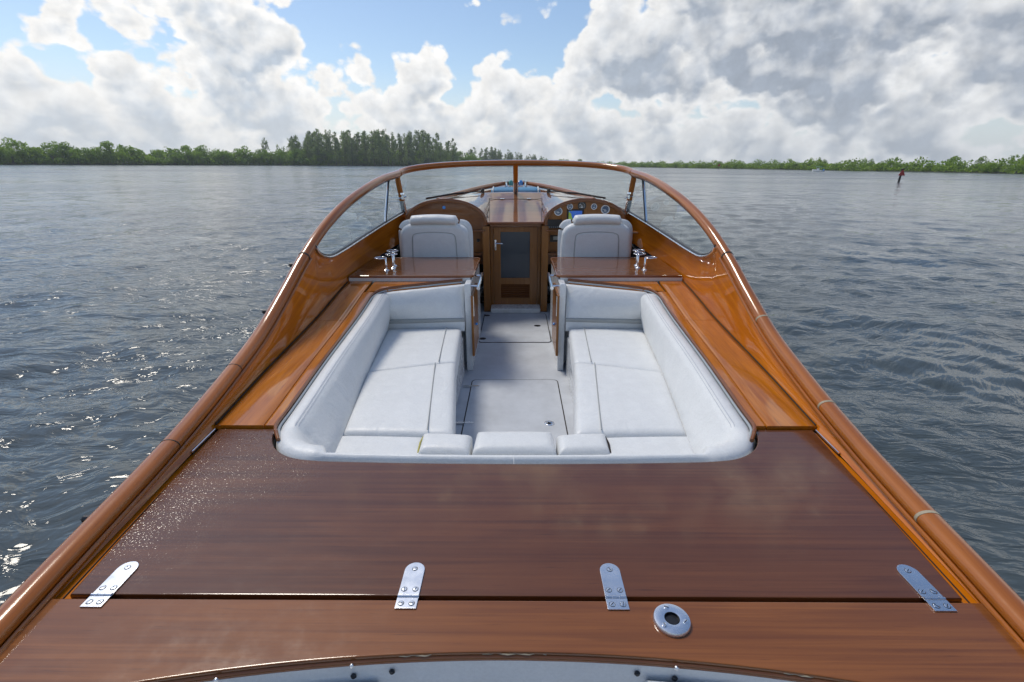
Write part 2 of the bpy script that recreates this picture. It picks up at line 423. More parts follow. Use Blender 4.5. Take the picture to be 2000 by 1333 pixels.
def water_mat():
    m, t, b, out = mat_new('sea_water'); P = t.new('ShaderNodeTexCoord').outputs['Object']
    n = t.noise(P, .05, 2, .5, dim='2D')
    t.put(b.inputs['Base Color'], t.mix(n, (.055, .072, .079), (.080, .100, .107)))
    b.inputs['IOR'].default_value = 1.333
    dist = t.vm('LENGTH', P, out=1)
    t.put(b.inputs['Roughness'], t.m('MULTIPLY', t.lin(dist, 8, 130, .05, .22), t.lin(t.noise(t.mapping(P, (.35, 1.0, 1)), .09, 4, .6, dim='2D'), .3, .7, .55, 1.5)))
    wind = t.lin(t.noise(t.mapping(P, (.5, 1.4, 1)), .035, 3, .55, dim='2D'), .3, .7, .45, 1.25)
    warp = t.vm('ADD', P, t.vm('SCALE', t.noise(P, .22, 2, .5, out=1, dim='2D'), 2.2))
    r1 = t.noise(t.mapping(warp, (1.0, 2.3, 1), rot=(0, 0, .12)), 3.4, 3, .55, .5, dim='2D')
    r3 = t.noise(t.mapping(warp, (1.0, 1.8, 1), rot=(0, 0, -.3)), 9.0, 2, .5, .3, dim='2D')
    r2 = t.noise(t.mapping(P, (1.0, 2.4, 1), rot=(0, 0, .2)), .9, 3, .55, .3, dim='2D')
    far = t.ss(dist, 15, 70)
    near = t.m('SUBTRACT', 1.0, t.m('MULTIPLY', t.ss(dist, 40, 160), .8))
    h = t.m('ADD', t.m('MULTIPLY', r1, t.m('MULTIPLY', near, .024)), t.m('MULTIPLY', r2, t.m('MULTIPLY', far, .030)))
    h = t.m('ADD', h, t.m('MULTIPLY', r3, t.m('MULTIPLY', near, .006)))
    t.put(b.inputs['Normal'], t.bump(t.m('MULTIPLY', h, wind), 1.0, 1.0))
    return m


M['water'] = water_mat()


def leaf_mat(name, dark, light):
    m, t, b, out = mat_new(name)
    g = t.new('ShaderNodeNewGeometry'); P = g.outputs['Position']
    oi = t.new('ShaderNodeObjectInfo').outputs['Random']
    rnd = g.outputs['Random Per Island']
    f = t.m('ADD', t.m('MULTIPLY', rnd, .45), t.m('ADD', t.m('MULTIPLY', t.noise(P, .11, 3, .5), .55), t.m('MULTIPLY_ADD', oi, .30, -.20)))
    c = t.mix(t.lin(f, .1, .9), dark, light)
    t.put(b.inputs['Base Color'], c); b.inputs['Roughness'].default_value = .55; b.inputs['Specular IOR Level'].default_value = .3
    tl = t.new('ShaderNodeBsdfTranslucent'); t.put(tl.inputs[0], t.vm('MULTIPLY', c, (1.1, 1.3, .6)))
    mx = t.new('ShaderNodeMixShader'); mx.inputs[0].default_value = .5
    t.l.new(b.outputs[0], mx.inputs[1]); t.l.new(tl.outputs[0], mx.inputs[2]); t.l.new(mx.outputs[0], out.inputs[0])
    return m


M['mangrove'] = leaf_mat('mangrove_leaves', (.11, .19, .032), (.36, .45, .085))
M['casuarina'] = leaf_mat('casuarina_needles', (.13, .17, .085), (.30, .34, .17))
M['bark'] = plain('grey_bark', (.12, .10, .08), .9, bump=.03, bscale=6)
M['mud'] = plain('shore_mud', (.035, .040, .022), .95, bump=.1, bscale=1.5, var=.3)

# ------------------------------------------------------------------ the setting: water, shores
def build_water():
    ang = np.concatenate([np.arange(-66, 66.01, .22), np.arange(69, 291.1, 3.0)])
    ang = np.radians(ang)
    r = [.6]
    while r[-1] < 330: r.append(r[-1] + max(.035, .0085 * r[-1]))
    r += [450, 700, 1200, 2500, 6000]
    r = np.array(r)
    dr = np.gradient(r)[:, None]
    X = r[:, None] * np.sin(ang)[None]; Y = r[:, None] * np.cos(ang)[None]
    Z = np.zeros_like(X)
    lam = np.geomspace(.11, 3.2, 84)
    for i, L in enumerate(lam):
        th = RNG.normal(0, .62) + (.35 if i % 2 else -.30)
        k = 2 * math.pi / L
        slope = .028 if L < .45 else .028 * (.45 / L) ** .65
        a = slope / k
        ph = RNG.uniform(0, 6.28)
        fade = np.clip((L / (2.6 * np.maximum(dr, .004 * r[:, None]))) - .6, 0, 1)
        arg = k * (X * math.sin(th) + Y * math.cos(th)) + ph
        Z += a * fade * (np.sin(arg) + .22 * np.cos(2 * arg))
    gust = .55 + .45 * np.sin(X * .11 + 1.3 * np.sin(Y * .07)) * np.sin(Y * .06 + .6)
    Z *= .70 + .45 * gust
    nr, na = X.shape
    V = np.stack([X, Y, Z], -1).reshape(-1, 3)
    i = np.arange(nr - 1)[:, None]; j = np.arange(na)[None]; k = (j + 1) % na
    F = np.stack([i * na + j, (i + 1) * na + j, (i + 1) * na + k, i * na + k], -1).reshape(-1, 4)
    c = len(V)
    V = np.vstack([V, [[0, 0, 0]]])
    me = bpy.data.meshes.new('water')
    tri = np.stack([np.full(na, c), np.arange(na), (np.arange(na) + 1) % na], -1)
    loops = np.concatenate([F.ravel(), tri[:, [0, 1, 2]].ravel()]).astype(np.int32)
    me.vertices.add(len(V)); me.vertices.foreach_set('co', V.ravel().astype(np.float32))
    me.loops.add(len(loops)); me.loops.foreach_set('vertex_index', loops)
    starts = np.concatenate([np.arange(len(F)) * 4, len(F) * 4 + np.arange(na) * 3]).astype(np.int32)
    me.polygons.add(len(starts)); me.polygons.foreach_set('loop_start', starts)
    me.update(calc_edges=True)
    me.polygons.foreach_set('use_smooth', [True] * len(me.polygons)); me.materials.append(M['water'])
    if me.polygons[0].normal.z < 0: me.flip_normals()
    o = bpy.data.objects.new('water', me); col.objects.link(o)
    tag(o, 'grey rippled bay water around the boat', None, None, 'structure')


build_water()

# shorelines as (x, y) of the waterline, world metres
SH_LEFT = [(-420, 60), (-330, 160), (-242, 246), (-205, 300), (-174, 352), (-120, 395), (-62, 425), (-30, 452)]
SH_MID = [(-75, 520), (-30, 545), (25, 560), (70, 580)]
SH_RIGHT = [(60, 640), (85, 540), (112, 450), (128, 380), (140, 310), (150, 240), (160, 165), (185, 100), (240, 30)]


def along(path, n):
    P = np.array(path, float); d = np.concatenate([[0], np.cumsum(np.linalg.norm(np.diff(P, axis=0), axis=1))])
    return lambda s: np.array([np.interp(s, d, P[:, 0]), np.interp(s, d, P[:, 1])]), d[-1]


def shore(name, path, label, back, side):
    f, L = along(path, 0); n = 70; rows = []
    for i in range(n + 1):
        s = L * i / n; p = f(s); q = f(min(s + 2, L)) - f(max(s - 2, 0)); q /= np.linalg.norm(q); nv = np.array([-q[1], q[0]]) * side
        w = random.uniform(-1.2, 1.2)
        rows.append([(*(p + nv * (w - 3)), -.5), (*(p + nv * w), .05), (*(p + nv * (w + 2)), .35), (*(p + nv * 14), .9), (*(p + nv * back), 1.1)])
    o = MB().grid(rows).build(name, M['mud']); tag(o, label, None, None, 'structure')


shore('shore', SH_LEFT, 'low muddy shore under the tall mangrove belt', 90, 1)
shore('shore', SH_MID, 'far muddy shore under the distant grove', 70, 1)
shore('shore', SH_RIGHT, 'low muddy shore under the short mangrove belt', 70, 1)


def leaf_cloud(centres, radii, n, size, squash=.7, up=.0, long=1.0):
    """leaf clumps: small bent quads spread through lobes"""
    V = []; F = []
    w = np.array([r ** 2 for r in radii]); w = w / w.sum()
    for k in range(n):
        i = RNG.choice(len(centres), p=w); c = np.array(centres[i]); r = radii[i]
        d = RNG.normal(size=3); d /= np.linalg.norm(d)
        rr = r * (RNG.uniform(.35, 1.0) ** .5) * RNG.uniform(.85, 1.12)
        p = c + d * rr * np.array((1, 1, squash))
        a = RNG.normal(size=3) + d * .6; a[2] += up; a /= np.linalg.norm(a)
        b = np.cross(a, RNG.normal(size=3)); b /= np.linalg.norm(b) + 1e-9
        s = size * RNG.uniform(.6, 1.4); nn = np.cross(a, b)
        j = len(V)
        V += [p - a * s * long, p + b * s * .55 + nn * s * .15, p + a * s * long, p - b * s * .55 + nn * s * .15]
        F.append((j, j + 1, j + 2, j + 3))
    return V, F


def mesh_only(name, V, F, mat):
    me = bpy.data.meshes.new(name); me.from_pydata([tuple(v) for v in V], [], F); me.materials.append(mat); me.update(); return me


def limb(mb, a, b, r0, r1, bend=.1):
    a = np.array(a, float); b = np.array(b, float); m = (a + b) / 2 + RNG.normal(size=3) * bend
    mb.tube(smooth_path([a, m, b], 3), lambda u: (r0 + (r1 - r0) * u,) * 2, 5)


def mangrove_proto(i):
    n = RNG.integers(9, 14); cs = []; rs = []
    for k in range(n):
        a = RNG.uniform(0, 6.28); rad = RNG.uniform(.1, .42) if k else 0
        h = RNG.uniform(.18, .86) * (1 - .35 * rad)
        cs.append((math.cos(a) * rad, math.sin(a) * rad, h)); rs.append(RNG.uniform(.13, .23))
    V, F = leaf_cloud(cs, rs, 1500, .030, .8)
    cr = mesh_only('crown', V, F, M['mangrove'])
    mb = MB(); limb(mb, (0, 0, -.08), (.02, 0, .55), .028, .014, .02)
    for k in range(6):
        a = 6.28 * k / 6 + RNG.uniform(-.3, .3); limb(mb, (math.cos(a) * .16, math.sin(a) * .16, -.10), (0, 0, .2), .010, .010, .02)
    for c in cs[:6]: limb(mb, (0, 0, .3), c, .014, .005, .03)
    o = mb.build('trunk', M['bark']); tm = o.data; bpy.data.objects.remove(o)
    return tm, cr


def casuarina_proto(i):
    cs = []; rs = []; lean = RNG.normal(0, .03, 2)
    for k in range(34):
        h = RNG.uniform(.12, .97); w = .26 * (1 - h) ** .6 * RNG.uniform(.4, 1.15) + .02; a = RNG.uniform(0, 6.28)
        cs.append((math.cos(a) * w * .7 + lean[0] * h, math.sin(a) * w * .7 + lean[1] * h, h)); rs.append((.030 + .060 * (1 - h)) * RNG.uniform(.7, 1.25))
    V, F = leaf_cloud(cs, rs, 1300, .015, 1.2, .9, 1.6)
    cr = mesh_only('crown', V, F, M['casuarina'])
    mb = MB(); limb(mb, (0, 0, -.03), (lean[0] * .9, lean[1] * .9, .96), .013, .002, .008)
    for c in cs[:14]: limb(mb, (lean[0] * c[2], lean[1] * c[2], c[2] - .06), c, .004, .0015, .005)
    o = mb.build('trunk', M['bark']); tm = o.data; bpy.data.objects.remove(o)
    return tm, cr


MANG = [mangrove_proto(i) for i in range(7)]; CASU = [casuarina_proto(i) for i in range(6)]


def tree(name, proto, x, y, z, h, w, label, group):
    root = empty(name, (x, y, z)); s = (w, w, h)
    root.rotation_euler = (0, 0, random.uniform(0, 6.28)); root.scale = s
    for nm, me in zip(('trunk', 'crown'), proto):
        c = bpy.data.objects.new(nm, me); col.objects.link(c); c.parent = root
    tag(root, label, 'tree', group)


def belt(path, side, step, hgt, wid, rows, label, group, jit=1.0, depth=4.5, s0=0, s1=None, proto=None, name='mangrove_tree'):
    f, L = along(path, 0); s = s0; proto = proto or MANG
    while s < (s1 or L):
        p = f(s); q = f(min(s + 2, L)) - f(max(s - 2, 0)); q /= np.linalg.norm(q); nv = np.array([-q[1], q[0]]) * side
        for r in range(rows):
            o = nv * (1.0 + r * depth + random.uniform(0, depth)) + q * random.uniform(-.5, .5) * step
            h = hgt(s / L) * random.uniform(.78, 1.1) * (.74 if r == 0 else 1.0)
            tree(name, random.choice(proto), p[0] + o[0], p[1] + o[1], .15 + .15 * r, h, h * wid * random.uniform(.85, 1.3), label, group)
        s += step * random.uniform(.75, 1.25)


belt(SH_LEFT, 1, 6.0, lambda u: 12.0, 1.0, 2, 'rounded green mangrove tree in the tall belt below the casuarina grove', 'tall mangroves along the near shore', s0=170, s1=560)
belt(SH_RIGHT, 1, 5.2, lambda u: 5.2, 1.25, 1, 'low bushy mangrove tree on the shore behind the red channel markers', 'low mangroves behind the channel markers', s0=60, s1=610)

def thicket(path, side, s0, s1, h, depth, n, size, mat, label):
    f, L = along(path, 0); V = []; F = []
    for k in range(n):
        sp = RNG.uniform(s0, s1); p = f(sp); q = f(min(sp + 2, L)) - f(max(sp - 2, 0)); q /= np.linalg.norm(q); nv = np.array([-q[1], q[0]]) * side
        top = h * (.70 + .22 * math.sin(sp * .33 + 2 * math.sin(sp * .071)) + .12 * math.sin(sp * 1.27))
        o = RNG.uniform(.5, depth); z = top * RNG.uniform(.02, 1.0) ** .8 * (min(1, (.35 + o / depth)))
        c = np.array([*(p + nv * o), z]); a = RNG.normal(size=3); a /= np.linalg.norm(a); b = np.cross(a, RNG.normal(size=3)); b /= np.linalg.norm(b) + 1e-9
        w = size * RNG.uniform(.6, 1.5); j = len(V)
        V += [c - a * w, c + b * w * .6, c + a * w, c - b * w * .6]; F.append((j, j + 1, j + 2, j + 3))
    me = mesh_only('mangrove_thicket', V, F, mat); o = bpy.data.objects.new('mangrove_thicket', me); col.objects.link(o); tag(o, label, 'thicket', None, 'stuff')


thicket(SH_LEFT, 1, 170, 570, 10.5, 13, 26000, .75, M['mangrove'], 'dense mangrove thicket filling the belt under the tall mangroves')
thicket(SH_RIGHT, 1, 60, 610, 5.6, 9, 40000, .40, M['mangrove'], 'dense low mangrove thicket behind the red channel markers')
thicket(SH_MID, 1, 0, 150, 8, 14, 5000, .8, M['casuarina'], 'dense dark thicket on the distant point beyond the windscreen')
# casuarina grove behind the tall mangroves, a lone one, and the hazy far grove
for k in range(120):
    u = random.uniform(560, 880) if k else 512
    Y = random.uniform(385, 445) + (u - 700) * .10
    top = 60 if 600 < u < 800 else 46 + 14 * min(1, min(abs(u - 545), abs(u - 880)) / 60)
    h = (top + 7) / 1085 * Y * random.uniform(.74, 1.06)
    if k: tree('casuarina_tree', random.choice(CASU), (u - 1000) / 1020 * Y, Y, .5, h, h * random.uniform(.7, 1.15), 'tall feathery casuarina tree in the dense grove above the mangroves', 'casuarinas in the dense grove')
    else: tree('casuarina_tree', CASU[0], (512 - 1000) / 1020 * 372, 372, .5, 19, 19, 'lone feathery casuarina tree standing apart from the dense grove', None)
for k in range(60):
    u = random.uniform(868, 1062); Y = random.uniform(535, 575); h = 17.5 * random.uniform(.72, 1.05) * (1 - .45 * max(0, (u - 960) / 100))
    tree('casuarina_tree', random.choice(CASU), (u - 1000) / 1020 * Y, Y, .4, h, h * random.uniform(.9, 1.4), 'hazy distant casuarina tree on the point beyond the windscreen', 'casuarinas on the distant point')
for k in range(26):
    u = 868 + k * 10.5; Y = random.uniform(528, 545); h = random.uniform(5, 8)
    tree('mangrove_tree', random.choice(MANG), (u - 1000) / 1020 * Y, Y, .2, h, h * 1.4, 'hazy distant mangrove tree at the foot of the far casuarinas', 'mangroves on the distant point')
thicket([(-178, 392), (-120, 428), (-58, 458)], 1, 0, 136, 15.5, 16, 11000, .65, M['casuarina'], 'dense casuarina undergrowth filling the foot of the tall grove')
# a few taller crowns over the low belt
for k in range(14):
    u = random.uniform(1330, 1990); Y = np.interp(u, [1250, 1450, 1700, 2000], [452, 330, 240, 168]) + random.uniform(6, 12)
    tree('mangrove_tree', random.choice(MANG), (u - 1000) / 1020 * Y, Y, .5, 6.0 * random.uniform(.85, 1.1), 4.2, 'taller mangrove tree rising above the low belt behind the channel markers', 'taller crowns over the low mangroves')

# ------------------------------------------------------------------ the boat
BOAT = Matrix.Translation((0, 0, .8)) @ Matrix.Rotation(R(-.55), 4, 'Y')
boat = empty('motorboat'); boat.matrix_world = BOAT
tag(boat, 'varnished wooden open motorboat with cream cockpit and curved windscreen', 'boat')

zdeck = curve([(-1, 0), (1.2, 0), (1.72, .012), (2.3, .05), (2.98, .098), (3.57, .165), (4.4, .20), (5.2, .22)])
rail_t = curve([(-.9, .98, .03), (.2, 1.105, .034), (.9, 1.205, .046), (1.6, 1.274, .088), (2.0, 1.306, .145), (2.36, 1.33, .22), (2.7, 1.342, .345), (2.98, 1.34, .475), (3.33, 1.318, .630),
                (3.7, 1.285, .752), (4.11, 1.25, .842), (4.6, 1.215, .915), (5.1, 1.185, .952)])        # y -> outer x, top z
xfoot = curve([(-.9, .92), (.3, 1.065), (.92, 1.137), (1.7, 1.205), (2.98, 1.25), (3.57, 1.262), (4.45, 1.28), (5.3, 1.24)])
sill = curve([(3.12, 1.272, .52), (3.15, 1.275, .478), (3.2, 1.276, .447), (3.28, 1.277, .420), (3.42, 1.272, .402), (3.6, 1.265, .409), (3.96, 1.245, .437), (4.69, 1.19, .50), (5.15, 1.15, .535), (5.35, 1.13, .545)])
xopen = curve([(1.745, .957), (2.36, .985), (3.0, 1.0), (3.43, 1.008)])


def railrad(y):
    a = float(np.interp(y, [.9, 2.4, 3.3, 5.1], [.034, .034, .034, .032])); b = float(np.interp(y, [.9, 2.4, 3.3, 5.1], [.024, .028, .033, .032])); return a, b


def rail_c(y, s):
    x, z = rail_t(y); a, b = railrad(y); return (s * (x - a), y, z - b)


def wall_top(y):
    if y < 3.12:
        x, z = rail_t(y); a, b = railrad(y); return x - 2 * a + .004, z - b * 1.4
    return tuple(sill(y))


ys_w = list(np.linspace(-.9, 3.0, 40)) + [3.05, 3.09, 3.119, 3.135, 3.15, 3.175, 3.2, 3.24, 3.28, 3.35, 3.42, 3.5] + list(np.linspace(3.6, 5.3, 16))
for s in (-1, 1):
    side = 'port' if s < 0 else 'starboard'
    rows = []
    for y in ys_w:
        xt, zt = wall_top(y); xf, zf = xfoot(y), zdeck(y) - .012
        if y >= 3.12: xi = xt
        else: xi = xt
        rows.append([(s * (xf + (xi - xf) * u + .012 * math.sin(u * math.pi)), y, zf + (zt - zf) * u) for u in np.linspace(0, 1, 8)])
    MB().grid(rows).build('bulwark', M['bulwark'], boat)
    # quarter-round moulding where the bulwark meets the deck
    MB().tube([(s * (xfoot(y) - .002), y, zdeck(y) + .002) for y in np.linspace(1.745, 3.63, 30)], .0035, 6).build('deck_seam', M['gap'], boat)
    # rail
    yy = np.linspace(-.9, 5.1, 90); P = [rail_c(y, s) for y in yy]
    MB().tube(P, lambda u: railrad(-.9 + 6 * u), 20).build('rail', M['rail'], boat)
    # lower moulding of the rail, inboard
    MB().tube([(s * (wall_top(y)[0] - .004), y, rail_c(y, s)[2] - railrad(y)[1] * .80) for y in np.linspace(-.9, 3.05, 50)], .007, 8).build('rail_moulding', M['rail'], boat)
    y = 3.02; p = rail_c(y, s); q = rail_c(y + .012, s); a, b = railrad(y)
    MB().tube([p, q], (a + .0015, b + .0015), 20).build('rail_joint', M['gap'], boat)
    if s > 0:
        for y in (2.47, 1.77, 1.17):
            MB().tube([rail_c(y + d, s) for d in (0, .004, .008, .010)], (railrad(y)[0] + .0012, railrad(y)[1] + .0012), 20).build('worn_band', M['worn'], boat)
    else:
        for y in (2.05, 1.52): MB().tube([rail_c(y, s), rail_c(y + .004, s)], (railrad(y)[0] + .001, railrad(y)[1] + .001), 20).build('rail_joint', M['gap'], boat)
        for y in (1.17, 2.55, 2.95):
            x, z = rail_t(y); MB().lathe([(.004, 0), (.012, .01), (.012, .03), (.006, .036)], (s * (x - .004) - .036, y, z - .032), 12, axis='x').build('fender_button', M['dark'], boat)

# hull skin
hb = curve([(-.95, 1.06), (.9, 1.235), (2, 1.355), (3.5, 1.42), (5, 1.42), (6.5, 1.2), (7.8, .8), (8.8, .30), (9.25, .03)])
ztopf = curve([(5.3, .53), (6.2, .56), (7, .575), (8, .62), (9.25, .69)])
xtopf = curve([(5.3, 1.18), (6.2, 1.10), (7, .93), (8, .62), (8.8, .25), (9.25, .012)])
for s in (-1, 1):
    rows = []
    for y in list(np.linspace(-.95, 3.0, 24)) + [3.1, 3.2, 3.3, 3.45] + list(np.linspace(3.6, 5.3, 10)) + list(np.linspace(5.5, 9.25, 20)):
        if y < 3.1: x0, z0 = rail_t(max(y, -.9)); x0 -= railrad(y)[0] * .35; z0 -= railrad(y)[1] * 1.4
        elif y < 5.31: x0, z0 = sill(y); x0 += .045; z0 -= .004
        else: x0, z0 = xtopf(y) + .02, ztopf(y)
        h = hb(y); fl = max(.0, 1 - max(0, y - 5) / 5)
        rows.append([(s * x0, y, z0), (s * max(x0, (x0 + h) / 2), y, z0 * .5), (s * h, y, -.1), (s * h * (.93 * fl + .6 * (1 - fl)), y, -.55), (s * h * (.80 * fl + .25 * (1 - fl)), y, -.95)])
    MB().grid(rows).build('hull_side', M['hull'], boat)
rows = [[(x, -.95, z) for x in np.linspace(-1, 1, 7) * (.85 + .2 * (z + .95))] for z in np.linspace(-.95, -.42, 4)]
MB().grid(rows).build('transom', M['hull'], boat)
MB().box((0, -.55, -.45), (2.0, .8, .05), .01).build('swim_platform', M['aft'], boat)

# ---- aft deck, lid, side decks
def arc_y(x): return .779 - .1215 * x * x


arc = [(x, arc_y(x)) for x in np.linspace(.86, -.86, 41)]
poly = [(-xfoot(.914) - .003, .914), (xfoot(.914) + .003, .914), (xfoot(.5) + .003, .5), (xfoot(0) + .003, 0), (.93, 0), (.90, .60)] + arc + [(-.90, .60), (-.93, 0), (-xfoot(0) - .003, 0), (-xfoot(.5) - .003, .5)]
MB().prism(poly, -.03, 0, bev=.004).build('aft_deck', M['aft'], boat, angle=25)
for s in (-1, 1):    # waterway beside the lid
    MB().grid([[(s * (xfoot(y) + .003), y, -.014), (s * (1.06 + .12 * (y - .9)), y, -.014)] for y in np.linspace(.90, 1.735, 8)]).build('waterway', M['bulwark'], boat, smooth=False)
    MB().tube([(s * (xfoot(y) - .020), y, -.0125) for y in np.linspace(.92, 1.56, 12)], .0018, 6).build('deck_seam', M['gap'], boat)
    # scupper: two bright bars over a dark slot
    a = np.array((s * 1.2065, 1.566, -.004)); b = np.array((s * 1.2165, 1.73, -.004)); 
    sc = MB(); sc.prism([(a[0] - .013, a[1]), (a[0] + .013, a[1]), (b[0] + .013, b[1]), (b[0] - .013, b[1])], -.012, -.002)
    so = sc.build('scupper', M['dark'], boat, smooth=False)
    for d in (-.016, .014): MB().tube([(a[0] + d, a[1], .001), (b[0] + d, b[1], .001)], .0035, 8).build('scupper_bar', M['chrome'], so)

def rounded(c, r, a0, a1, n=8): return [(c[0] + r * math.cos(R(a0 + (a1 - a0) * k / n)), c[1] + r * math.sin(R(a0 + (a1 - a0) * k / n))) for k in range(n + 1)]


REAR = 1.500
rear_edge = [(x, REAR + .022 * (x / .85) ** 2 - .004) for x in np.linspace(-.68, .68, 21)]
cut = [(-.956, 1.738)] + rounded((-.722, 1.752), .235, 188, 264, 12) + rear_edge + rounded((.722, 1.752), .235, 276, 352, 12) + [(.956, 1.738)]
lid = [(-1.192, 1.738)] + cut[:1] + cut[1:] + [(1.192, 1.738), (1.099, .926), (-1.099, .926)]
MB().prism(lid, -.028, .0, bev=.005, seg=2).build('hatch_lid', M['hatch'], boat, angle=25)
MB().grid([[(x, y, -.024) for x in np.linspace(-1.19, 1.19, 5)] for y in (.90, .94)]).build('seam_gutter', M['gap'], boat, smooth=False)

# side decks: two boards per side plus a short forward board
def deck_board(s, inner, outer, y0, y1, n=18, name='deck_board', mat='deck', lift=0.0):
    mb = MB(); rows = []
    for y in np.linspace(y0, y1, n):
        a, b = inner(y), outer(y); z = zdeck(y) + lift
        rows.append([(s * a, y, z - .02), (s * (a + .0006), y, z - .002), (s * (a + .0025), y, z)] + [(s * (a + (b - a) * u), y, z) for u in (.25, .5, .75)] + [(s * (b - .0025), y, z), (s * (b - .0006), y, z - .002), (s * b, y, z - .02)])
    mb.grid(rows, caps=True)
    return mb.build(name, M[mat], boat, angle=50)


xseam = lambda y: xopen(y) + .052 + .012 * (y - 1.7)
for s in (-1, 1):
    deck_board(s, lambda y: xopen(y), lambda y: xseam(y) - .0012, 1.742, 3.40)
    deck_board(s, lambda y: xseam(y) + .0012, lambda y: xfoot(y), 1.742, 2.908)
    deck_board(s, lambda y: xseam(y) + .0012, lambda y: xfoot(y), 2.912, 3.72)
    # forward board: wedge between the coaming and the counter
    mb = MB(); rows = []
    for u in np.linspace(0, 1, 14):
        x = 1.062 - u * (1.062 - .405); y0 = 3.402 + .205 * u ** .9 if u > 0 else 3.402
        if u == 0: y0 = 3.402
        z = zdeck(min(y0, 3.6)); z2 = zdeck(3.7)
        rows.append([(s * x, y0, z - .02), (s * x, y0, z), (s * x, (y0 + 3.71) / 2, (z + z2) / 2), (s * x, 3.71, z2)])
    mb.grid(rows, caps=True).build('deck_board', M['deck'], boat, angle=50)
    # coaming trim: dark lip round the opening
    tp = [(s * .905, 1.640, .008), (s * .938, 1.695, .010)] + [(s * xopen(y), y, zdeck(y) + .004) for y in np.linspace(1.74, 3.3, 14)]
    tp += [(s * .990, 3.405, .146), (s * .945, 3.452, .154), (s * .87, 3.487, .160), (s * .7, 3.535, .168), (s * .55, 3.578, .175), (s * .395, 3.620, .181)]
    MB().tube(smooth_path(tp, 4), lambda u: (.0075, .008 + .009 * max(0, (u - .72) / .28)), 10).build('coaming_trim', M['trim'], boat)
    MB().tube([(p[0] - s * .012 if i < 70 else p[0], p[1] - (0 if i < 70 else .012), p[2] - .010) for i, p in enumerate(smooth_path(tp, 4))], .006, 8).build('coaming_bead', M['grey'], boat)

# white coaming liner under the opening edge
path = [(-xopen(y) - .004, y) for y in np.linspace(3.42, 1.75, 10)] + [(x * 1.006, y) for x, y in cut[1:-1]] + [(xopen(y) + .004, y) for y in np.linspace(1.75, 3.42, 10)]
MB().grid([[(x, y + .006, (zdeck(y) if y > 1.75 else 0) - .006), (x, y + .006, -.30), (x, y + .006, -.52)] for x, y in path]).build('cockpit_liner', M['gel'], boat)

# arc trim and the aft bench front
MB().tube([(x, arc_y(x) + .001, -.016) for x in np.linspace(-.88, .88, 40)], (.007, .008), 10).build('arc_moulding', M['trim'], boat)
MB().grid([[(x, arc_y(x) - .003, z) for z in (-.020, -.1, -.25, -.5)] for x in np.linspace(-.9, .9, 31)]).build('bench_panel', M['vinyl2'], boat)
MB().box((0, .40, -.47), (1.85, .78, .06), .01).build('bench_base', M['gel'], boat)
for x, dz in ((-.345, -.036), (-.262, -.030), (.272, -.030), (.352, -.036), (.66, -.050), (-.66, -.050)):
    MB().lathe([(.002, 0), (.0055, .001), (.0068, .004), (.004, .0075)], (x, arc_y(x) - .0035, dz - .012), 14, axis='y').build('snap_fastener', M['dark'], boat)
for x in (-.345, .352, -.62): MB().lathe([(.002, 0), (.0055, .001), (.0055, .004), (.003, .006)], (x, arc_y(x) - .006, -.0155), 12, axis='y').build('trim_screw', M['steel'], boat)
for x0, x1 in ((-.065, .075), (-.25, -.16), (.57, .63)):     # bare bruised varnish on the moulding
    P = [(x, arc_y(x) + .0005 + .0015 * math.sin(x * 140), -.0060 + .0008 * math.sin(x * 310)) for x in np.linspace(x0, x1, 16)]
    MB().tube(P, lambda u: (.0028 * math.sin(math.pi * min(max(u, .05), .95)), .0012), 6).build('varnish_chip', M['worn'], boat)

# ---- hinges and fittings on the aft deck
def hinge(x, lean):
    mb = MB(); w = .026; zt = .0035
    long = [(-w, .040), (w, .040), (w, .118)] + [(w * math.cos(R(a)), .118 + w * math.sin(R(a))) for a in range(15, 180, 15)] + [(-w, .118)]
    mb.prism(long, 0, zt, bev=.001); mb.prism([(-w, 0), (w, 0), (w, .031), (-w, .031)], 0, zt, bev=.001)
    for k in range(3): mb.tube([(-w + .0345 * k / 2 + .0005 + (0 if k == 0 else 0), .0355, .0022), (-w + .0345 * k / 2 + .0165, .0355, .0022)], .0042, 10)
    mb.box((0, .0355, .001), (2 * w, .010, .0025))
    o = mb.build('hinge', M['steel'], boat, angle=30); o.location = (x, .886, .0005)
    for (px, py) in ((0, .122), (-.014, .056), (.014, .056), (-.013, .014), (.013, .014)):
        a = random.uniform(0, 3.14)
        sm = MB(); sm.lathe([(.0001, .0033), (.0062, .0033), (.0066, .0042), (.0058, .0052), (.0001, .0056)], (px, py, 0), 16)
        sm.box((px, py, .0054), (.0105, .0016, .0010), mi=1, mat=Matrix.Rotation(a, 4, 'Z'))
        sm.tube([(px + .0072 * math.cos(w_), py + .0072 * math.sin(w_), .0036) for w_ in np.linspace(0, 6.28, 17)], .0006, 5, 1)
        sm.build('screw', [M['steel'], M['dark']], o)


for x in (-1.014, -.256, .253, 1.026): hinge(x, 0)
mb = MB(); prof = [(.0165, .001), (.0175, .0095), (.030, .011), (.0405, .009), (.0425, .005), (.0425, 0)]
mb.lathe(prof, (.37, .857, .0005), 40); 
fo = mb.build('flagpole_socket', M['steel'], boat, angle=30)
MB().lathe([(.0005, .0035), (.0166, .0035), (.0166, .0102), (.0160, .0102), (.0160, .0042), (.0005, .0042)], (.37, .857, .0005), 24).build('socket_hole', M['dark'], fo)
for a in (100, 220, 340):
    px, py = .37 + .0295 * math.cos(R(a)), .857 + .0295 * math.sin(R(a))
    sm = MB(); sm.lathe([(.0001, .010), (.0058, .010), (.0062, .0116), (.0001, .0126)], (px, py, .0005), 16)
    sm.box((px, py, .0131), (.0100, .0015, .0008), mi=1, mat=Matrix.Rotation(R(a + 60), 4, 'Z')); sm.build('screw', [M['steel'], M['dark']], fo)

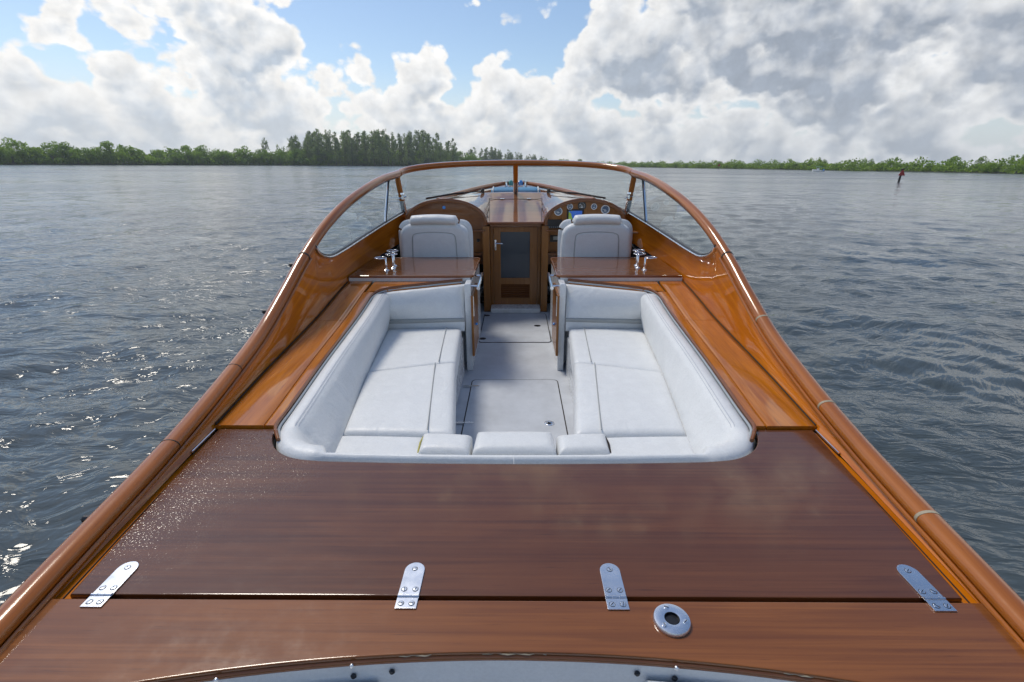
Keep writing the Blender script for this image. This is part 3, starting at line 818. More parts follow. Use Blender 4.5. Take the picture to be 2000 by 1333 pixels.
# ---- cockpit sole
FZ = -.50
MB().box((0, 3.4, FZ - .02), (2.3, 4.1, .04), 0).build('cockpit_floor', M['floor'], boat, smooth=False)
def floor_hatch(x0, x1, y0, y1, r=.035):
    poly = rounded((x0 + r, y0 + r), r, 180, 270, 5) + rounded((x1 - r, y0 + r), r, 270, 360, 5) + rounded((x1 - r, y1 - r), r, 0, 90, 5) + rounded((x0 + r, y1 - r), r, 90, 180, 5)
    g = [(x0 + x1) / 2, (y0 + y1) / 2]
    o = MB().prism(poly, FZ - .01, FZ + .006, bev=.003).build('floor_hatch', M['floor'], boat, angle=25)
    pl = poly + poly[:1]
    MB().tube([(g[0] + (p[0] - g[0]) * 1.012, g[1] + (p[1] - g[1]) * 1.009, FZ + .001) for p in pl], .0035, 6).build('hatch_gap', M['gap'], o)
    return o


def ring_pull(x, y, par, r=.03):
    mb = MB(); mb.lathe([(r, 0), (r, .002), (r * .8, .0045), (r * .55, .003), (r * .5, .001), (.001, .001)], (x, y, FZ + .0065), 24)
    mb.lathe([(.001, 0), (r * .34, 0), (r * .34, .002), (.001, .002)], (x - r * .1, y, FZ + .009), 14, 1)
    mb.tube([(x + r * .1, y + r * .25, FZ + .0115), (x + r * .6, y + r * .1, FZ + .0115)], r * .12, 6)
    mb.build('ring_pull', [M['chrome'], M['dark']], par)


def oval_hinge(x, y, par):
    for d in (-.028, .028):
        pl = [(x + d + .032 * math.cos(a), y + .013 * math.sin(a)) for a in np.linspace(0, 6.28, 19)[:-1]]
        MB().prism(pl, FZ + .0065, FZ + .010, bev=.001).build('oval_hinge', M['steel'], par)


h = floor_hatch(-.312, .308, 2.30, 3.315)
ring_pull(.212, 2.665, h); oval_hinge(-.312, 2.67, h); oval_hinge(-.314, 3.20, h)
h = floor_hatch(-.325, .318, 4.135, 5.02)
for x, y in ((.215, 4.60), (-.30, 4.95), (-.30, 4.22)):
    MB().prism([(x + .032 * math.cos(a), y + .026 * math.sin(a)) for a in np.linspace(0, 6.28, 19)[:-1]], FZ + .006, FZ + .009).build('flush_latch', M['dark'], h)

# ---- settee bases and consoles
for s in (-1, 1):
    base = [(s * .300, 1.56), (s * .385, 2.75), (s * .385, 3.43), (s * .92, 3.43), (s * .86, 2.7), (s * .76, 1.56)]
    MB().prism(base, FZ - .005, -.20, bev=.01).build('settee_base', M['gel'], boat)
    con = MB(); con.prism([(s * .325, 3.50), (s * .325, 4.40), (s * 1.16, 4.40), (s * 1.16, 3.66), (s * .370, 3.655), (s * .370, 3.50)], FZ - .005, .183, bev=.012, seg=3)
    co = con.build('console', M['gel'], boat)
    MB().box((s * .80, 3.664, .182), (.92, .030, .030), .004).build('counter_cleat', M['gel'], boat)
    y0, y1 = 3.652, 4.41
    r = .035
    xo0, xo1 = 1.252, 1.272
    poly = [(.318 + r - r * math.cos(R(a)), y0 + r - r * math.sin(R(a))) for a in np.linspace(90, 0, 6)] + [(.318 + r - r * math.cos(R(a)), y1 - r + r * math.sin(R(a))) for a in np.linspace(0, 90, 6)] + [(xo1, y1), (xo0, y0)]
    MB().prism([(s * a, b) for a, b in poly], .197, .212, bev=.003).build('countertop', M['counter'], co, angle=25)
    MB().tube([(s * a, b, .204) for a, b in ([poly[-1]] + poly[:12] + [poly[12]])], (.008, .0105), 8).build('counter_edge', M['trim'], co)
    # locker door standing proud on the aisle side, with knob and bright edge
    d = MB().prism([(3.47, -.37), (3.90, -.37), (3.90, .10), (3.47, .10)], s * .324, s * .306, axis='x', bev=.003).build('locker_door', M['panel'], co)
    MB().lathe([(.001, .0), (.008, .0), (.011, -.008), (.008, -.016), (.001, -.018)] if s > 0 else [(.001, .0), (.008, .0), (.011, .008), (.008, .016), (.001, .018)], (s * .306, 3.62, -.16), 12, axis='x').build('locker_knob', M['navglass'], co)
    MB().box((s * .304, 3.478, .02), (.006, .010, .15), .002).build('edge_strip', M['chrome'], co)
    gr = MB(); gr.tube([(s * .268, 3.50, .150), (s * .268, 3.92, .168)], .013, 10)
    for y, z in ((3.56, .152), (3.86, .166)): gr.tube([(s * .33, y, z), (s * .268, y, z)], .008, 8)
    gr.build('grab_rail', M['chrome'], co)
MB().box((-.373, 3.28, -.40), (.006, .02, .05), .002).build('drain_plate', M['steel'], boat)

# ---- bulkhead, door, dash pods
YB = 5.25
panel = MB()
door_w, dz0, dz1 = .262, -.455, .395
for s in (-1, 1):
    # bulkhead each side: post by the door, upper rail, shelf recess
    p0 = MB(); p0.box((s * .303, 5.175, -.045), (.072, .15, .905), .006); p0.build('door_post', M['panel'], boat)
    MB().box((s * .74, 5.27, .24), (.80, .03, .27), .003).build('bulkhead_panel', M['panel'], boat)
    MB().box((s * .74, 5.30, .05), (.80, .02, .14), .003).build('shelf_back', M['panel_x'], boat)
    MB().box((s * .74, 5.22, .112), (.80, .12, .025), .004).build('shelf_board', M['panel_x'], boat)
    MB().box((s * .55, 5.24, -.19), (.26, .04, .34), .004).build('kick_panel', M['beige'], boat)
    MB().box((s * .92, 5.24, -.21), (.46, .05, .58), .004).build('kick_panel', M['gel'], boat)
    # pod: arched box with trim
    cxp, A, B, z0, zc = .708, .408, .222, .372, .443
    def arch(a, b, n=30, lift=0.0):
        P = [(s * (cxp + a * .985), z0)] + [(s * (cxp + a * math.cos(w)), zc + lift + b * math.sin(w)) for w in np.linspace(-.12, math.pi + .12, n)] + [(s * (cxp - a * .985), z0)]
        return P
    face = MB().prism(arch(A * .985, B * .975), 5.120, 5.15, axis='y').build('pod_face', M['panel_x'] if s < 0 else M['panel'], boat, smooth=False)
    MB().tube([(x, 5.105, z) for x, z in arch(A * .99, B * .985, 40)[1:-1]], (.020, .013), 10, up=(0, 1, 0)).build('pod_trim', M['trim'], boat)
    MB().box((s * cxp, 5.10, .366), (.80, .10, .014), .005).build('pod_ledge', M['panel_x'], boat)
    if s > 0:
        def gauge(x, z, r, dark=False):
            g = MB(); y = 5.1195
            g.lathe([(r * .80, -.002), (r * .80, .006), (r, .008), (r, 0)][::-1], (x, y, z), 28, 0, 'y')
            g.lathe([(.001, .002), (r * .84, .002), (r * .84, .004), (.001, .004)], (x, y, z), 28, 1, 'y')
            for k in range(9):
                a = R(-40 + 260 * k / 8)
                g.box((x + r * .66 * math.cos(a), y - .0048, z + r * .66 * math.sin(a)), (r * .16, .001, r * .05), mi=2, mat=Matrix.Rotation(-a, 4, 'Y'))
            a = R(random.uniform(60, 200)); g.box((x + r * .25 * math.cos(a), y - .0052, z + r * .25 * math.sin(a)), (r * .75, .0012, r * .07), mi=2, mat=Matrix.Rotation(-a, 4, 'Y'))
            g.box((x, y - .0050, z - r * .33), (r * .55, .001, r * .18), mi=2)
            g.build('gauge', [M['dark'] if dark else M['white'], M['blackface'] if dark else M['blueface'], M['white']], face)
        gauge(.432, .552, .042); gauge(.548, .598, .030); gauge(.668, .607, .043, True); gauge(.790, .598, .030); gauge(.905, .570, .044)
        sc = MB(); sc.box((.605, 5.117, .515), (.17, .012, .115), .004); sc.box((.605, 5.1105, .515), (.135, .001, .085), mi=1)
        sc.build('chart_display', [M['dark'], M['screen']], face)
        br = MB(); br.box((.395, 5.114, .428), (.155, .016, .088), .004)
        for k in range(6): br.lathe([(.001, 0), (.005, 0), (.004, .006), (.001, .006)], (.345 + k * .02, 5.106, .398), 8, 1, 'y')
        br.build('switch_panel', [M['dark'], M['grey']], face)
        th = MB(); th.box((.415, 5.250, .262), (.10, .014, .070), .004); th.box((.425, 5.242, .268), (.055, .003, .036), .001, 1)
        th.build('control_unit', [M['dark'], M['grey']], boat)
        MB().box((1.02, 5.0, .33), (.06, .3, .04), .01).build('side_block', M['panel'], boat)
        MB().box((1.10, 4.62, .405), (.05, .10, .018), .005).build('side_block', M['panel_x'], boat)
        MB().box((1.00, 4.75, .33), (.05, .06, .05), .008).build('side_block', M['panel_x'], boat)
    else:
        MB().lathe([(.001, .012), (.012, .010), (.017, .004), (.017, 0)], (-.722, 5.12, .592), 20, axis='y').build('courtesy_light', M['navglass'], face)
        MB().box((-.395, 5.245, .245), (.03, .03, .03), .006).build('switch', M['dark'], boat)
    MB().box((s * .55, 5.02, -.30), (.02, .16, .36), .004, mat=Matrix.Rotation(R(24), 4, 'X')).build('foot_rest', M['dark'], boat)

dr = MB(); yd = 5.235; w = .232
def bar(x0, x1, z0, z1, y=yd, t=.03, b=.004): return MB().box(((x0 + x1) / 2, y, (z0 + z1) / 2), (x1 - x0, t, z1 - z0), b)
frame = MB()
for a in ((-w, -.158, dz0, dz1 - .01), (.152, w, dz0, dz1 - .01)): frame.box(((a[0] + a[1]) / 2, yd, (a[2] + a[3]) / 2), (a[1] - a[0], .03, a[3] - a[2]), .003)
for z0, z1 in ((dz0, -.375), (-.225, -.155), (.335, dz1 - .01)): frame.box((-.003, yd + .001, (z0 + z1) / 2), (.315, .027, z1 - z0), .002)
door = frame.build('cabin_door', M['panel'], boat)
MB().box((-.003, yd + .004, .09), (.318, .012, .496), 0).build('door_pane', M['mesh'], door, smooth=False)
for k in range(7):
    MB().box((-.003, yd + .002, -.365 + k * .0215), (.314, .022, .006), .001, mat=Matrix.Rotation(R(38), 4, 'X')).build('louvre_slat', M['panel_x'], door)
MB().box((-.003, yd + .012, -.30), (.318, .004, .16), 0).build('louvre_back', M['gap'], door, smooth=False)
hd = MB(); hd.prism([(-.212 + .011 * math.cos(a), .20 + (.045 if math.sin(a) > 0 else -.045) + .011 * math.sin(a)) for a in np.linspace(0.01, 6.28, 21)[:-1]], yd - .020, yd - .0148, axis='y', bev=.0015)
hd.tube([(-.212, yd - .02, .222), (-.212, yd - .048, .222)], .006, 8); hd.tube([(-.212, yd - .045, .222), (-.19, yd - .05, .222), (-.135, yd - .046, .219)], .006, 8)
hd.lathe([(.001, 0), (.0035, 0), (.0035, .002), (.001, .002)], (-.212, yd - .020, .168), 8, 1, 'y')
hd.build('door_handle', [M['chrome'], M['dark']], door)
for s in (-1, 1): MB().box((s * .250, 5.245, -.03), (.032, .05, .87), .004).build('door_jamb', M['panel'], boat)
MB().box((0, 5.21, .412), (.53, .10, .034), .005).build('door_lintel', M['panel_x'], boat)
MB().box((0, 5.155, -.475), (.53, .20, .05), .008).build('door_sill', M['gel'], boat)

# ---- cabin top: dash shelf inside the screen, foredeck beyond it
zmid = curve([(5.16, .432), (5.25, .447), (5.6, .540), (6.0, .640), (6.22, .684), (6.45, .672), (6.8, .630), (7.4, .60), (9.2, .64)])
zedge = curve([(5.16, .50), (5.4, .53), (6.0, .575), (6.4, .575), (7, .57), (8, .61), (9.2, .68)])
xedge = lambda y: sill(y)[0] + .03 if y < 5.3 else xtopf(y) + .015


def aftz(x):
    d = (abs(x) - .708) / .408
    return .437 if abs(d) >= 1 else max(.437, .443 + .222 * math.sqrt(1 - d * d))


def topz(x, y):
    q = abs(x) / max(xedge(y), .02); k = q ** 2.2
    z = zmid(y) * (1 - k) + zedge(y) * k
    if y < 6.2:
        t = max(0.0, (6.2 - y) / 1.07); t = min(1.0, t) ** .9
        crest = max(zmid(6.2) - .085 * (abs(x) / 1.0) ** 2, .50)
        z = aftz(x) * t + crest * (1 - t)
    return z


UX = sorted(set([round(v, 4) for v in list(np.linspace(0, .27, 6)) + list(np.linspace(.28, .42, 18)) + list(np.linspace(.45, .95, 14)) + list(np.linspace(.97, 1.12, 16))]))
UX = [-v for v in UX[::-1] if v > 0] + UX
rows = [[(v * xedge(y) / 1.12 if y > 5.35 else v, y, topz(v * xedge(y) / 1.12 if y > 5.35 else v, y)) for v in UX] for y in [5.128, 5.2, 5.3] + list(np.linspace(5.4, 6.5, 24)) + list(np.linspace(6.7, 9.2, 20))]
top = MB().grid(rows); top.build('cabin_top', M['dash_top'], boat, angle=40)
lip = [(x, 5.135, .433) for x in np.linspace(-.29, .29, 12)]
MB().tube(lip, (.012, .014), 8).build('cabin_top_lip', M['trim'], boat)
# companionway hatch seams and hinges
def on_top(x, y, d=.0015): return (x, y, topz(x, y) + d)
for s in (-1, 1):
    MB().tube([on_top(s * (.268 + .004 * k), 5.19 + .765 * k / 10) for k in range(11)], .0026, 6).build('hatch_seam', M['gap'], boat)
    x, y = s * .155, 5.96
    MB().box(on_top(x, y, .006), (.05, .035, .010), .003).build('hatch_hinge', M['chrome'], boat)
MB().tube([on_top(x, 5.955) for x in np.linspace(-.305, .305, 9)], .0026, 6).build('hatch_seam', M['gap'], boat)

# toe rail round the bow, pad, bollards, lights
P = [(s_, y, z) for s_, y, z in [(-1.0, 6.55, .57), (-.90, 7.0, .60), (-.66, 7.8, .645), (-.35, 8.55, .685), (0, 8.95, .705), (.35, 8.55, .685), (.66, 7.8, .645), (.90, 7.0, .60), (1.0, 6.55, .57)]]
MB().tube(smooth_path(P, 6), (.03, .030), 10).build('toe_rail', M['rail'], boat)
for s in (-1, 1):
    mb = MB(); mb.lathe([(.030, -.04), (.022, -.02), (.020, .03), (.034, .034), (.034, .060), (.001, .064)], (s * .165, 8.78, .68), 14); mb.build('bollard', M['chrome'], boat)
    mb = MB(); mb.lathe([(.040, -.03), (.040, .01), (.034, .035), (.016, .055), (.001, .058)], (s * .085, 8.84, .69), 14); mb.build('navigation_light', M['teal'] if s < 0 else M['navglass'], boat)
    # wiper: arm and blade lying along the foot of the screen
    a = np.array((s * .40, 6.215, topz(.40, 6.215) + .022)); b = np.array((s * .72, 6.06, topz(.72, 6.06) + .034)); c = np.array((s * .99, 5.80, topz(.99, 5.80) + .045))
    wm = MB(); wm.tube([a, b, c], .006, 6); wm.tube([(s * .62, 6.13, topz(.62, 6.13) + .03), b, (s * 1.02, 5.80, topz(1.0, 5.80) + .038)], (.005, .012), 6)
    wm.lathe([(.022, -.02), (.022, .02), (.014, .03), (.001, .03)], tuple(a), 10); wm.build('wiper', M['dark'], boat)

# ---- windscreen
def base_c(u):      # u in [-1, 1]
    x = 1.135 * math.sin(u * math.pi / 2) if abs(u) < 1 else 1.135 * u
    y = 5.16 + 1.03 * max(0, math.cos(u * math.pi / 2)) ** .9
    return np.array((x, y, max(topz(x, y), .545) - .004))


def top_c(u):
    x = 1.150 * math.sin(u * math.pi / 2); y = 5.10 + .70 * max(0, math.cos(u * math.pi / 2)) ** .9
    return np.array((x, y, .918 + .098 * max(0, math.cos(u * math.pi / 2)) ** .85))


us = np.linspace(-1, 1, 41)
wf = MB(); wf.tube([top_c(u) for u in us], lambda q: (.034, .033 - .004 * math.sin(q * math.pi)), 14)
screen = wf.build('windscreen', M['rail'], boat)
MB().tube([top_c(u) + np.array((0, .012, .0235)) for u in us], (.012, .010), 8).build('cap_strip', M['steel'], screen)
for lo, hi in ((-1, -.004), (.004, 1)):
    uu = np.linspace(lo, hi, 20)
    g = MB(); g.grid([[base_c(u) + (top_c(u) - base_c(u)) * q for q in (0, .5, 1)] for u in uu]); 
    g.build('pane', M['glass'], screen, fix=False)
b0, t0 = base_c(0), top_c(0)
MB().tube([b0 + (t0 - b0) * q for q in (.38, .7, 1)], (.027, .02), 8, up=(0, 0, 1)).build('mullion', M['bulwark'], screen)
MB().tube([b0 + (t0 - b0) * q for q in (-.05, .2, .39)], (.029, .022), 8, up=(0, 0, 1)).build('mullion_foot', M['steel'], screen)
for s in (-1, 1):
    pb = np.array((s * 1.135, 5.17, .535)); pt = np.array((s * 1.165, 5.07, .925)); L = pt - pb
    MB().tube([pb + L * q for q in (.30, .65, 1.0)], (.030, .020), 8).build('post', M['rail'], screen)
    MB().tube([pb + L * q for q in (-.04, .15, .32)], (.030, .021), 8).build('post_foot', M['steel'], screen)
    kn = MB(); c = pb + L * .40 + np.array((-s * .02, -.03, 0)); kn.tube([c + np.array((0, .03, 0)), c - np.array((0, .012, 0))], .012, 8)
    kn.lathe([(.001, -.02), (.012, -.018), (.012, .02), (.022, .03), (.020, .045), (.001, .05)], tuple(c), 12); kn.tube([c + np.array((-.04, 0, -.01)), c + np.array((.04, 0, .012))], .007, 8)
    kn.build('clamp_knob', M['chrome'], screen)
    # side light: two panes, sill frame and divider
    ys = np.concatenate([np.linspace(3.13, 3.5, 16), np.linspace(3.58, 5.13, 22)])
    def lo_(y): x, z = sill(y); return np.array((s * x, y, z))
    def hi_(y):
        c_ = rail_c(y, s); return np.array((c_[0], y, c_[2] - .01))
    for y0, y1 in ((3.13, 4.60), (4.615, 5.13)):
        yy = [y for y in ys if y0 < y < y1]; yy = [y0] + yy + [y1]
        g = MB(); g.grid([[lo_(y) + (hi_(y) - lo_(y)) * q for q in (0, .5, 1)] for y in yy])
        g.build('side_pane', M['glass'], screen, fix=False)
    dv = [lo_(4.60) + (hi_(4.76) - lo_(4.60)) * q for q in (0, .5, 1)]
    MB().tube(dv, (.011, .010), 8).build('divider', M['chrome'], screen)
    MB().tube([p + np.array((-s * .012, -.008, 0)) for p in dv], (.006, .006), 6).build('divider_gasket', M['dark'], screen)
    MB().tube([lo_(y) + np.array((0, 0, .002)) for y in ys], (.020, .011), 10).build('sill_frame', M['steel'], screen)
    MB().tube([lo_(y) + np.array((-s * .004, 0, .014)) for y in ys], (.012, .007), 8).build('sill_gasket', M['dark'], screen)
    MB().tube([hi_(y) + np.array((-s * .006, 0, -.022)) for y in ys], (.008, .007), 8).build('head_gasket', M['dark'], screen)

# ------------------------------------------------------------------ loose things in the boat
def settle(o):
    """give a top-level thing its own origin at its base, keep it where it stands in the boat"""
    pts = [Vector(c) for c in o.bound_box] if o.type == 'MESH' else []
    for ch in o.children: pts += [Vector(c) for c in ch.bound_box]
    c = Vector(((min(p.x for p in pts) + max(p.x for p in pts)) / 2, (min(p.y for p in pts) + max(p.y for p in pts)) / 2, min(p.z for p in pts)))
    def shift(x):
        if x.type == 'MESH': x.data.transform(Matrix.Translation(-c))
        for ch in x.children: shift(ch)
    shift(o); o.matrix_world = BOAT @ Matrix.Translation(c)


def pad(quad, zt, th, edge=.03, puff=.010, n=20, tilt=(0, 0)):
    """upholstered slab over four corners (in order), rounded top edges, puffed crown"""
    q = [np.array(p, float) for p in quad]; mb = MB()
    t = (1 - np.cos(np.linspace(0, math.pi, n))) / 2
    A = np.linalg.norm(q[1] - q[0]); B = np.linalg.norm(q[3] - q[0]); rows = []
    def prof(u, L):
        d = min(u, 1 - u) * L
        return 1.0 if d >= edge else math.sqrt(max(0, 1 - ((edge - d) / edge) ** 2))
    for j in t:
        row = []
        for i in t:
            p = q[0] * (1 - i) * (1 - j) + q[1] * i * (1 - j) + q[2] * i * j + q[3] * (1 - i) * j
            f = min(prof(i, A), prof(j, B)); z = zt - edge * (1 - f) + puff * (math.sin(math.pi * i) * math.sin(math.pi * j)) ** .6
            row.append((p[0], p[1], z + tilt[0] * (i - .5) + tilt[1] * (j - .5)))
        rows.append(row)
    mb.grid(rows)
    rim = rows[0] + [r[-1] for r in rows[1:]] + rows[-1][-2::-1] + [r[0] for r in rows[-2:0:-1]]
    mb.grid([rim, [(p[0], p[1], zt - th) for p in rim]], closed=True)
    mb.face([mb.pts([(p[0], p[1], zt - th)]) for p in rim])
    return mb


def bil(q, i, j):
    q = [np.array(p, float) for p in q]; return q[0] * (1 - i) * (1 - j) + q[1] * i * (1 - j) + q[2] * i * j + q[3] * (1 - i) * j


SEAT = -.135
for s in (-1, 1):
    who = 'port' if s < 0 else 'starboard'; which = 'blank arched dash panel' if s < 0 else 'gauge dash'
    # front and rear seat cushions, outer panel + rolled inner border with a welt between
    q = [(s * .36, 2.775), (s * .395, 3.425), (s * .94, 3.425), (s * .862, 2.615)]
    o = pad(q, SEAT + .004, .12, .028).build('seat_cushion', M['vinyl'], None, angle=60)
    MB().tube([(*bil(q, u, .2), SEAT + .0135) for u in np.linspace(.02, .98, 12)], .0028, 6).build('welt', M['piping'], o)
    tag(o, f'cream forward seat cushion on the {who} settee toward the {which}', 'cushion', 'settee seat cushions'); settle(o)
    q = [(s * .268, 1.91), (s * .360, 2.768), (s * .858, 2.608), (s * .772, 1.925)]
    o = pad(q, SEAT + .012, .13, .030).build('seat_cushion', M['vinyl'], None, angle=60)
    MB().tube([(*bil(q, u, .235), SEAT + .0215) for u in np.linspace(.02, .98, 14)], .0028, 6).build('welt', M['piping'], o)
    tag(o, f'cream long rear seat cushion on the {who} settee toward the {which}', 'cushion', 'settee seat cushions'); settle(o)
    # aft seat strip and its small pad
    q = [(s * .175, 1.56), (s * .175, 1.73), (s * .405, 1.73), (s * .405, 1.56)]
    q2 = [(s * .30, 1.56), (s * .40, 1.905), (s * .775, 1.918), (s * .74, 1.56)]
    o = pad(q2, SEAT + .004, .12, .022).build('seat_cushion', M['vinyl'], None, angle=60)
    tag(o, f'cream cushion in the aft corner of the {who} settee toward the {which}', 'cushion', 'settee seat cushions'); settle(o)
    q = [(s * .184, 1.742), (s * .184, 1.885), (s * .402, 1.902), (s * .398, 1.752)]
    o = pad(q, SEAT + .030, .12, .030, .008).build('seat_pad', M['vinyl'], None, angle=60)
    MB().tube([(s * .4005, 1.76, SEAT + .006), (s * .402, 1.83, SEAT + .016), (s * .400, 1.895, SEAT + .006)], .004, 6).build('foam_edge', M['foam'] if s < 0 else M['gap'], o)
    tag(o, f'small cream end pad beside the aft step pad, {who} side', 'cushion', 'aft pads'); settle(o)
    q = [(s * .186, 1.57), (s * .186, 1.738), (s * .40, 1.748), (s * .38, 1.57)]
    o = pad(q, SEAT + .010, .12, .02, .006).build('seat_pad', M['vinyl'], None, angle=60)
    tag(o, f'narrow cream strip cushion behind the small {who} end pad', 'cushion', 'aft pads'); settle(o)
    # side backrest: rolled bolster along the coaming, round the aft corner
    xs = curve([(1.5, .70), (1.73, .742), (1.92, .766), (2.62, .851), (3.42, .930)])
    rows = []; sts = []; stl = []
    for y in np.linspace(3.405, 1.752, 34):
        xo = xopen(y) - .010; zd = zdeck(y); xi = xs(y) + .0; e = 1.0 if y < 3.36 else math.sqrt(max(0.05, 1 - ((y - 3.36) / .05) ** 2))
        cr = zd + .004 - .03 * (1 - e)
        pr = [(xo, zd - .16), (xo, zd - .035), (xo - .008, cr - .014), (xo - .030, cr - .002), (xo - .060, cr + .001), (xo - .085, cr - .010), (xo - .103, cr - .034), ((xo - .103 + xi) / 2 - .010, (cr - .034 + SEAT) / 2 - .01), (xi, SEAT + .004), (xi + .01, SEAT - .05)]
        rows.append([(s * a, y, z) for a, z in pr]); sts.append((s * (xo - .066), y, cr + .0018)); stl.append((s * (xo - .078), y, cr - .0035))
    c = (.722, 1.752)
    for a in np.linspace(7, 90, 13):
        r = .226; ca, sa = math.cos(R(a)), math.sin(R(a))
        pr = [(0, -.16), (0, -.035), (.008, -.010), (.030, .002), (.060, .005), (.085, -.006), (.100, -.030), (.112, -.06), (.118, SEAT + .004), (.116, SEAT - .05)]
        yi = 1.752 - .196 * a / 90
        row = [(s * (c[0] + (r - d) * ca), c[1] - (r - d) * sa, z + zdeck(1.6)) for d, z in pr[:7]]
        k7 = np.array(row[6]); e8 = np.array((s * xs(yi), yi + .004, SEAT + .004))
        rows.append(row + [tuple((k7 + e8) / 2), tuple(e8), tuple(e8 + np.array((s * .01, 0, -.054)))])
        sts.append((s * (c[0] + (r - .066) * ca), c[1] - (r - .066) * sa, .0068)); stl.append((s * (c[0] + (r - .078) * ca), c[1] - (r - .078) * sa, .001))
    for x in np.linspace(xs(1.556) - .012, .0008, 12):
        y0 = 1.548 - .022 * (1 - (x / .82) ** 2)
        rows.append([(s * x, y0 + d, z) for d, z in [(0, -.16), (0, -.035), (.003, -.010), (.010, .000), (.020, .002), (.028, -.006), (.034, -.030), (.037, -.06), (.040, SEAT + .004), (.042, SEAT - .05)]])
    o = MB().grid(rows, caps=True).build('backrest_cushion', M['vinyl'], None, angle=70)
    for line in (sts, stl): MB().tube(line, .0009, 5).build('stitching', M['stitch'], o)
    tag(o, f'long cream rolled backrest along the {who} coaming toward the {which}', 'cushion', 'settee backrests'); settle(o)
    # forward backrest
    rows = []
    for u in np.linspace(0, 1, 18):
        x = .374 + (.945 - .374) * u; e = 1 - .35 * max(0, 1 - u / .05) - .35 * max(0, (u - .95) / .05)
        yt = 3.598 - .150 * u; zt = .166 - .026 * u
        pr = [(yt + .03, zt - .05), (yt + .012, zt - .012), (yt - .008, zt - .004), (yt - .030 * e, zt - .018), (yt - .055 * e, zt - .06), (yt - .085 * e - .02 * (1 - u), zt - .13), (3.425 + .045 * (1 - u), SEAT + .075), (3.425 + .03 * (1 - u), SEAT + .02), (3.44 + .02 * (1 - u), SEAT - .03)]
        rows.append([(s * x, a, z) for a, z in pr])
    o = MB().grid(rows, caps=True).build('backrest_cushion', M['vinyl'], None, angle=70)
    MB().tube([(r[6][0], r[6][1] - .004, r[6][2] - .02) for r in rows], (.012, .016), 8).build('base_welt', M['piping'], o)
    tag(o, f'cream forward backrest on the {who} settee below the countertop behind the {which}', 'cushion', 'settee backrests'); settle(o)
    # aft bench cushion behind the deck
    x0, x1 = (.292, .86) if s > 0 else (-.86, -.292)
    rows = []
    for x in np.linspace(x0, x1, 16):
        y = arc_y(x) - .006; e = min(1, min(abs(x - x0), abs(x - x1)) / .02); k = .75 + .25 * math.sqrt(e)
        zt = -.042 if s > 0 else -.056
        rows.append([(x, y, zt - .30), (x, y, zt - .02), (x, y - .012, zt - .004), (x, y - .05 * k, zt + .003 * k), (x, y - .085 * k, zt - .006), (x, y - .105 * k, zt - .035), (x, y - .13 * k, zt - .38)])
    o = MB().grid(rows, caps=True).build('bench_cushion', M['vinyl'], None, angle=70)
    for d in (.020, .030): MB().tube([(r[2][0], r[2][1] - d + .01, r[3][2] + .001) for r in rows[1:-1]], .0010, 5).build('stitching', M['stitch'], o)
    tag(o, 'cream aft bench back cushion with double stitching ' + ('next to the round steel deck socket' if s > 0 else 'on the side away from the deck socket'), 'cushion', 'aft bench cushions'); settle(o)

q = [(-.174, 1.742), (-.165, 1.905), (.168, 1.905), (.176, 1.742)]
o = pad(q, SEAT + .036, .13, .032, .008).build('seat_pad', M['vinyl'], None, angle=60); tag(o, 'wide cream step pad in the middle of the aft seat', 'cushion', 'aft pads'); settle(o)
q = [(-.178, 1.57), (-.174, 1.738), (.176, 1.738), (.180, 1.57)]
o = pad(q, SEAT + .020, .12, .02, .006).build('seat_pad', M['vinyl'], None, angle=60); tag(o, 'wide cream strip cushion behind the middle step pad', 'cushion', 'aft pads'); settle(o)
MB().box((0, 1.66, -.30), (1.5, .30, .14), .01).build('aft_seat_base', M['gel'], boat)

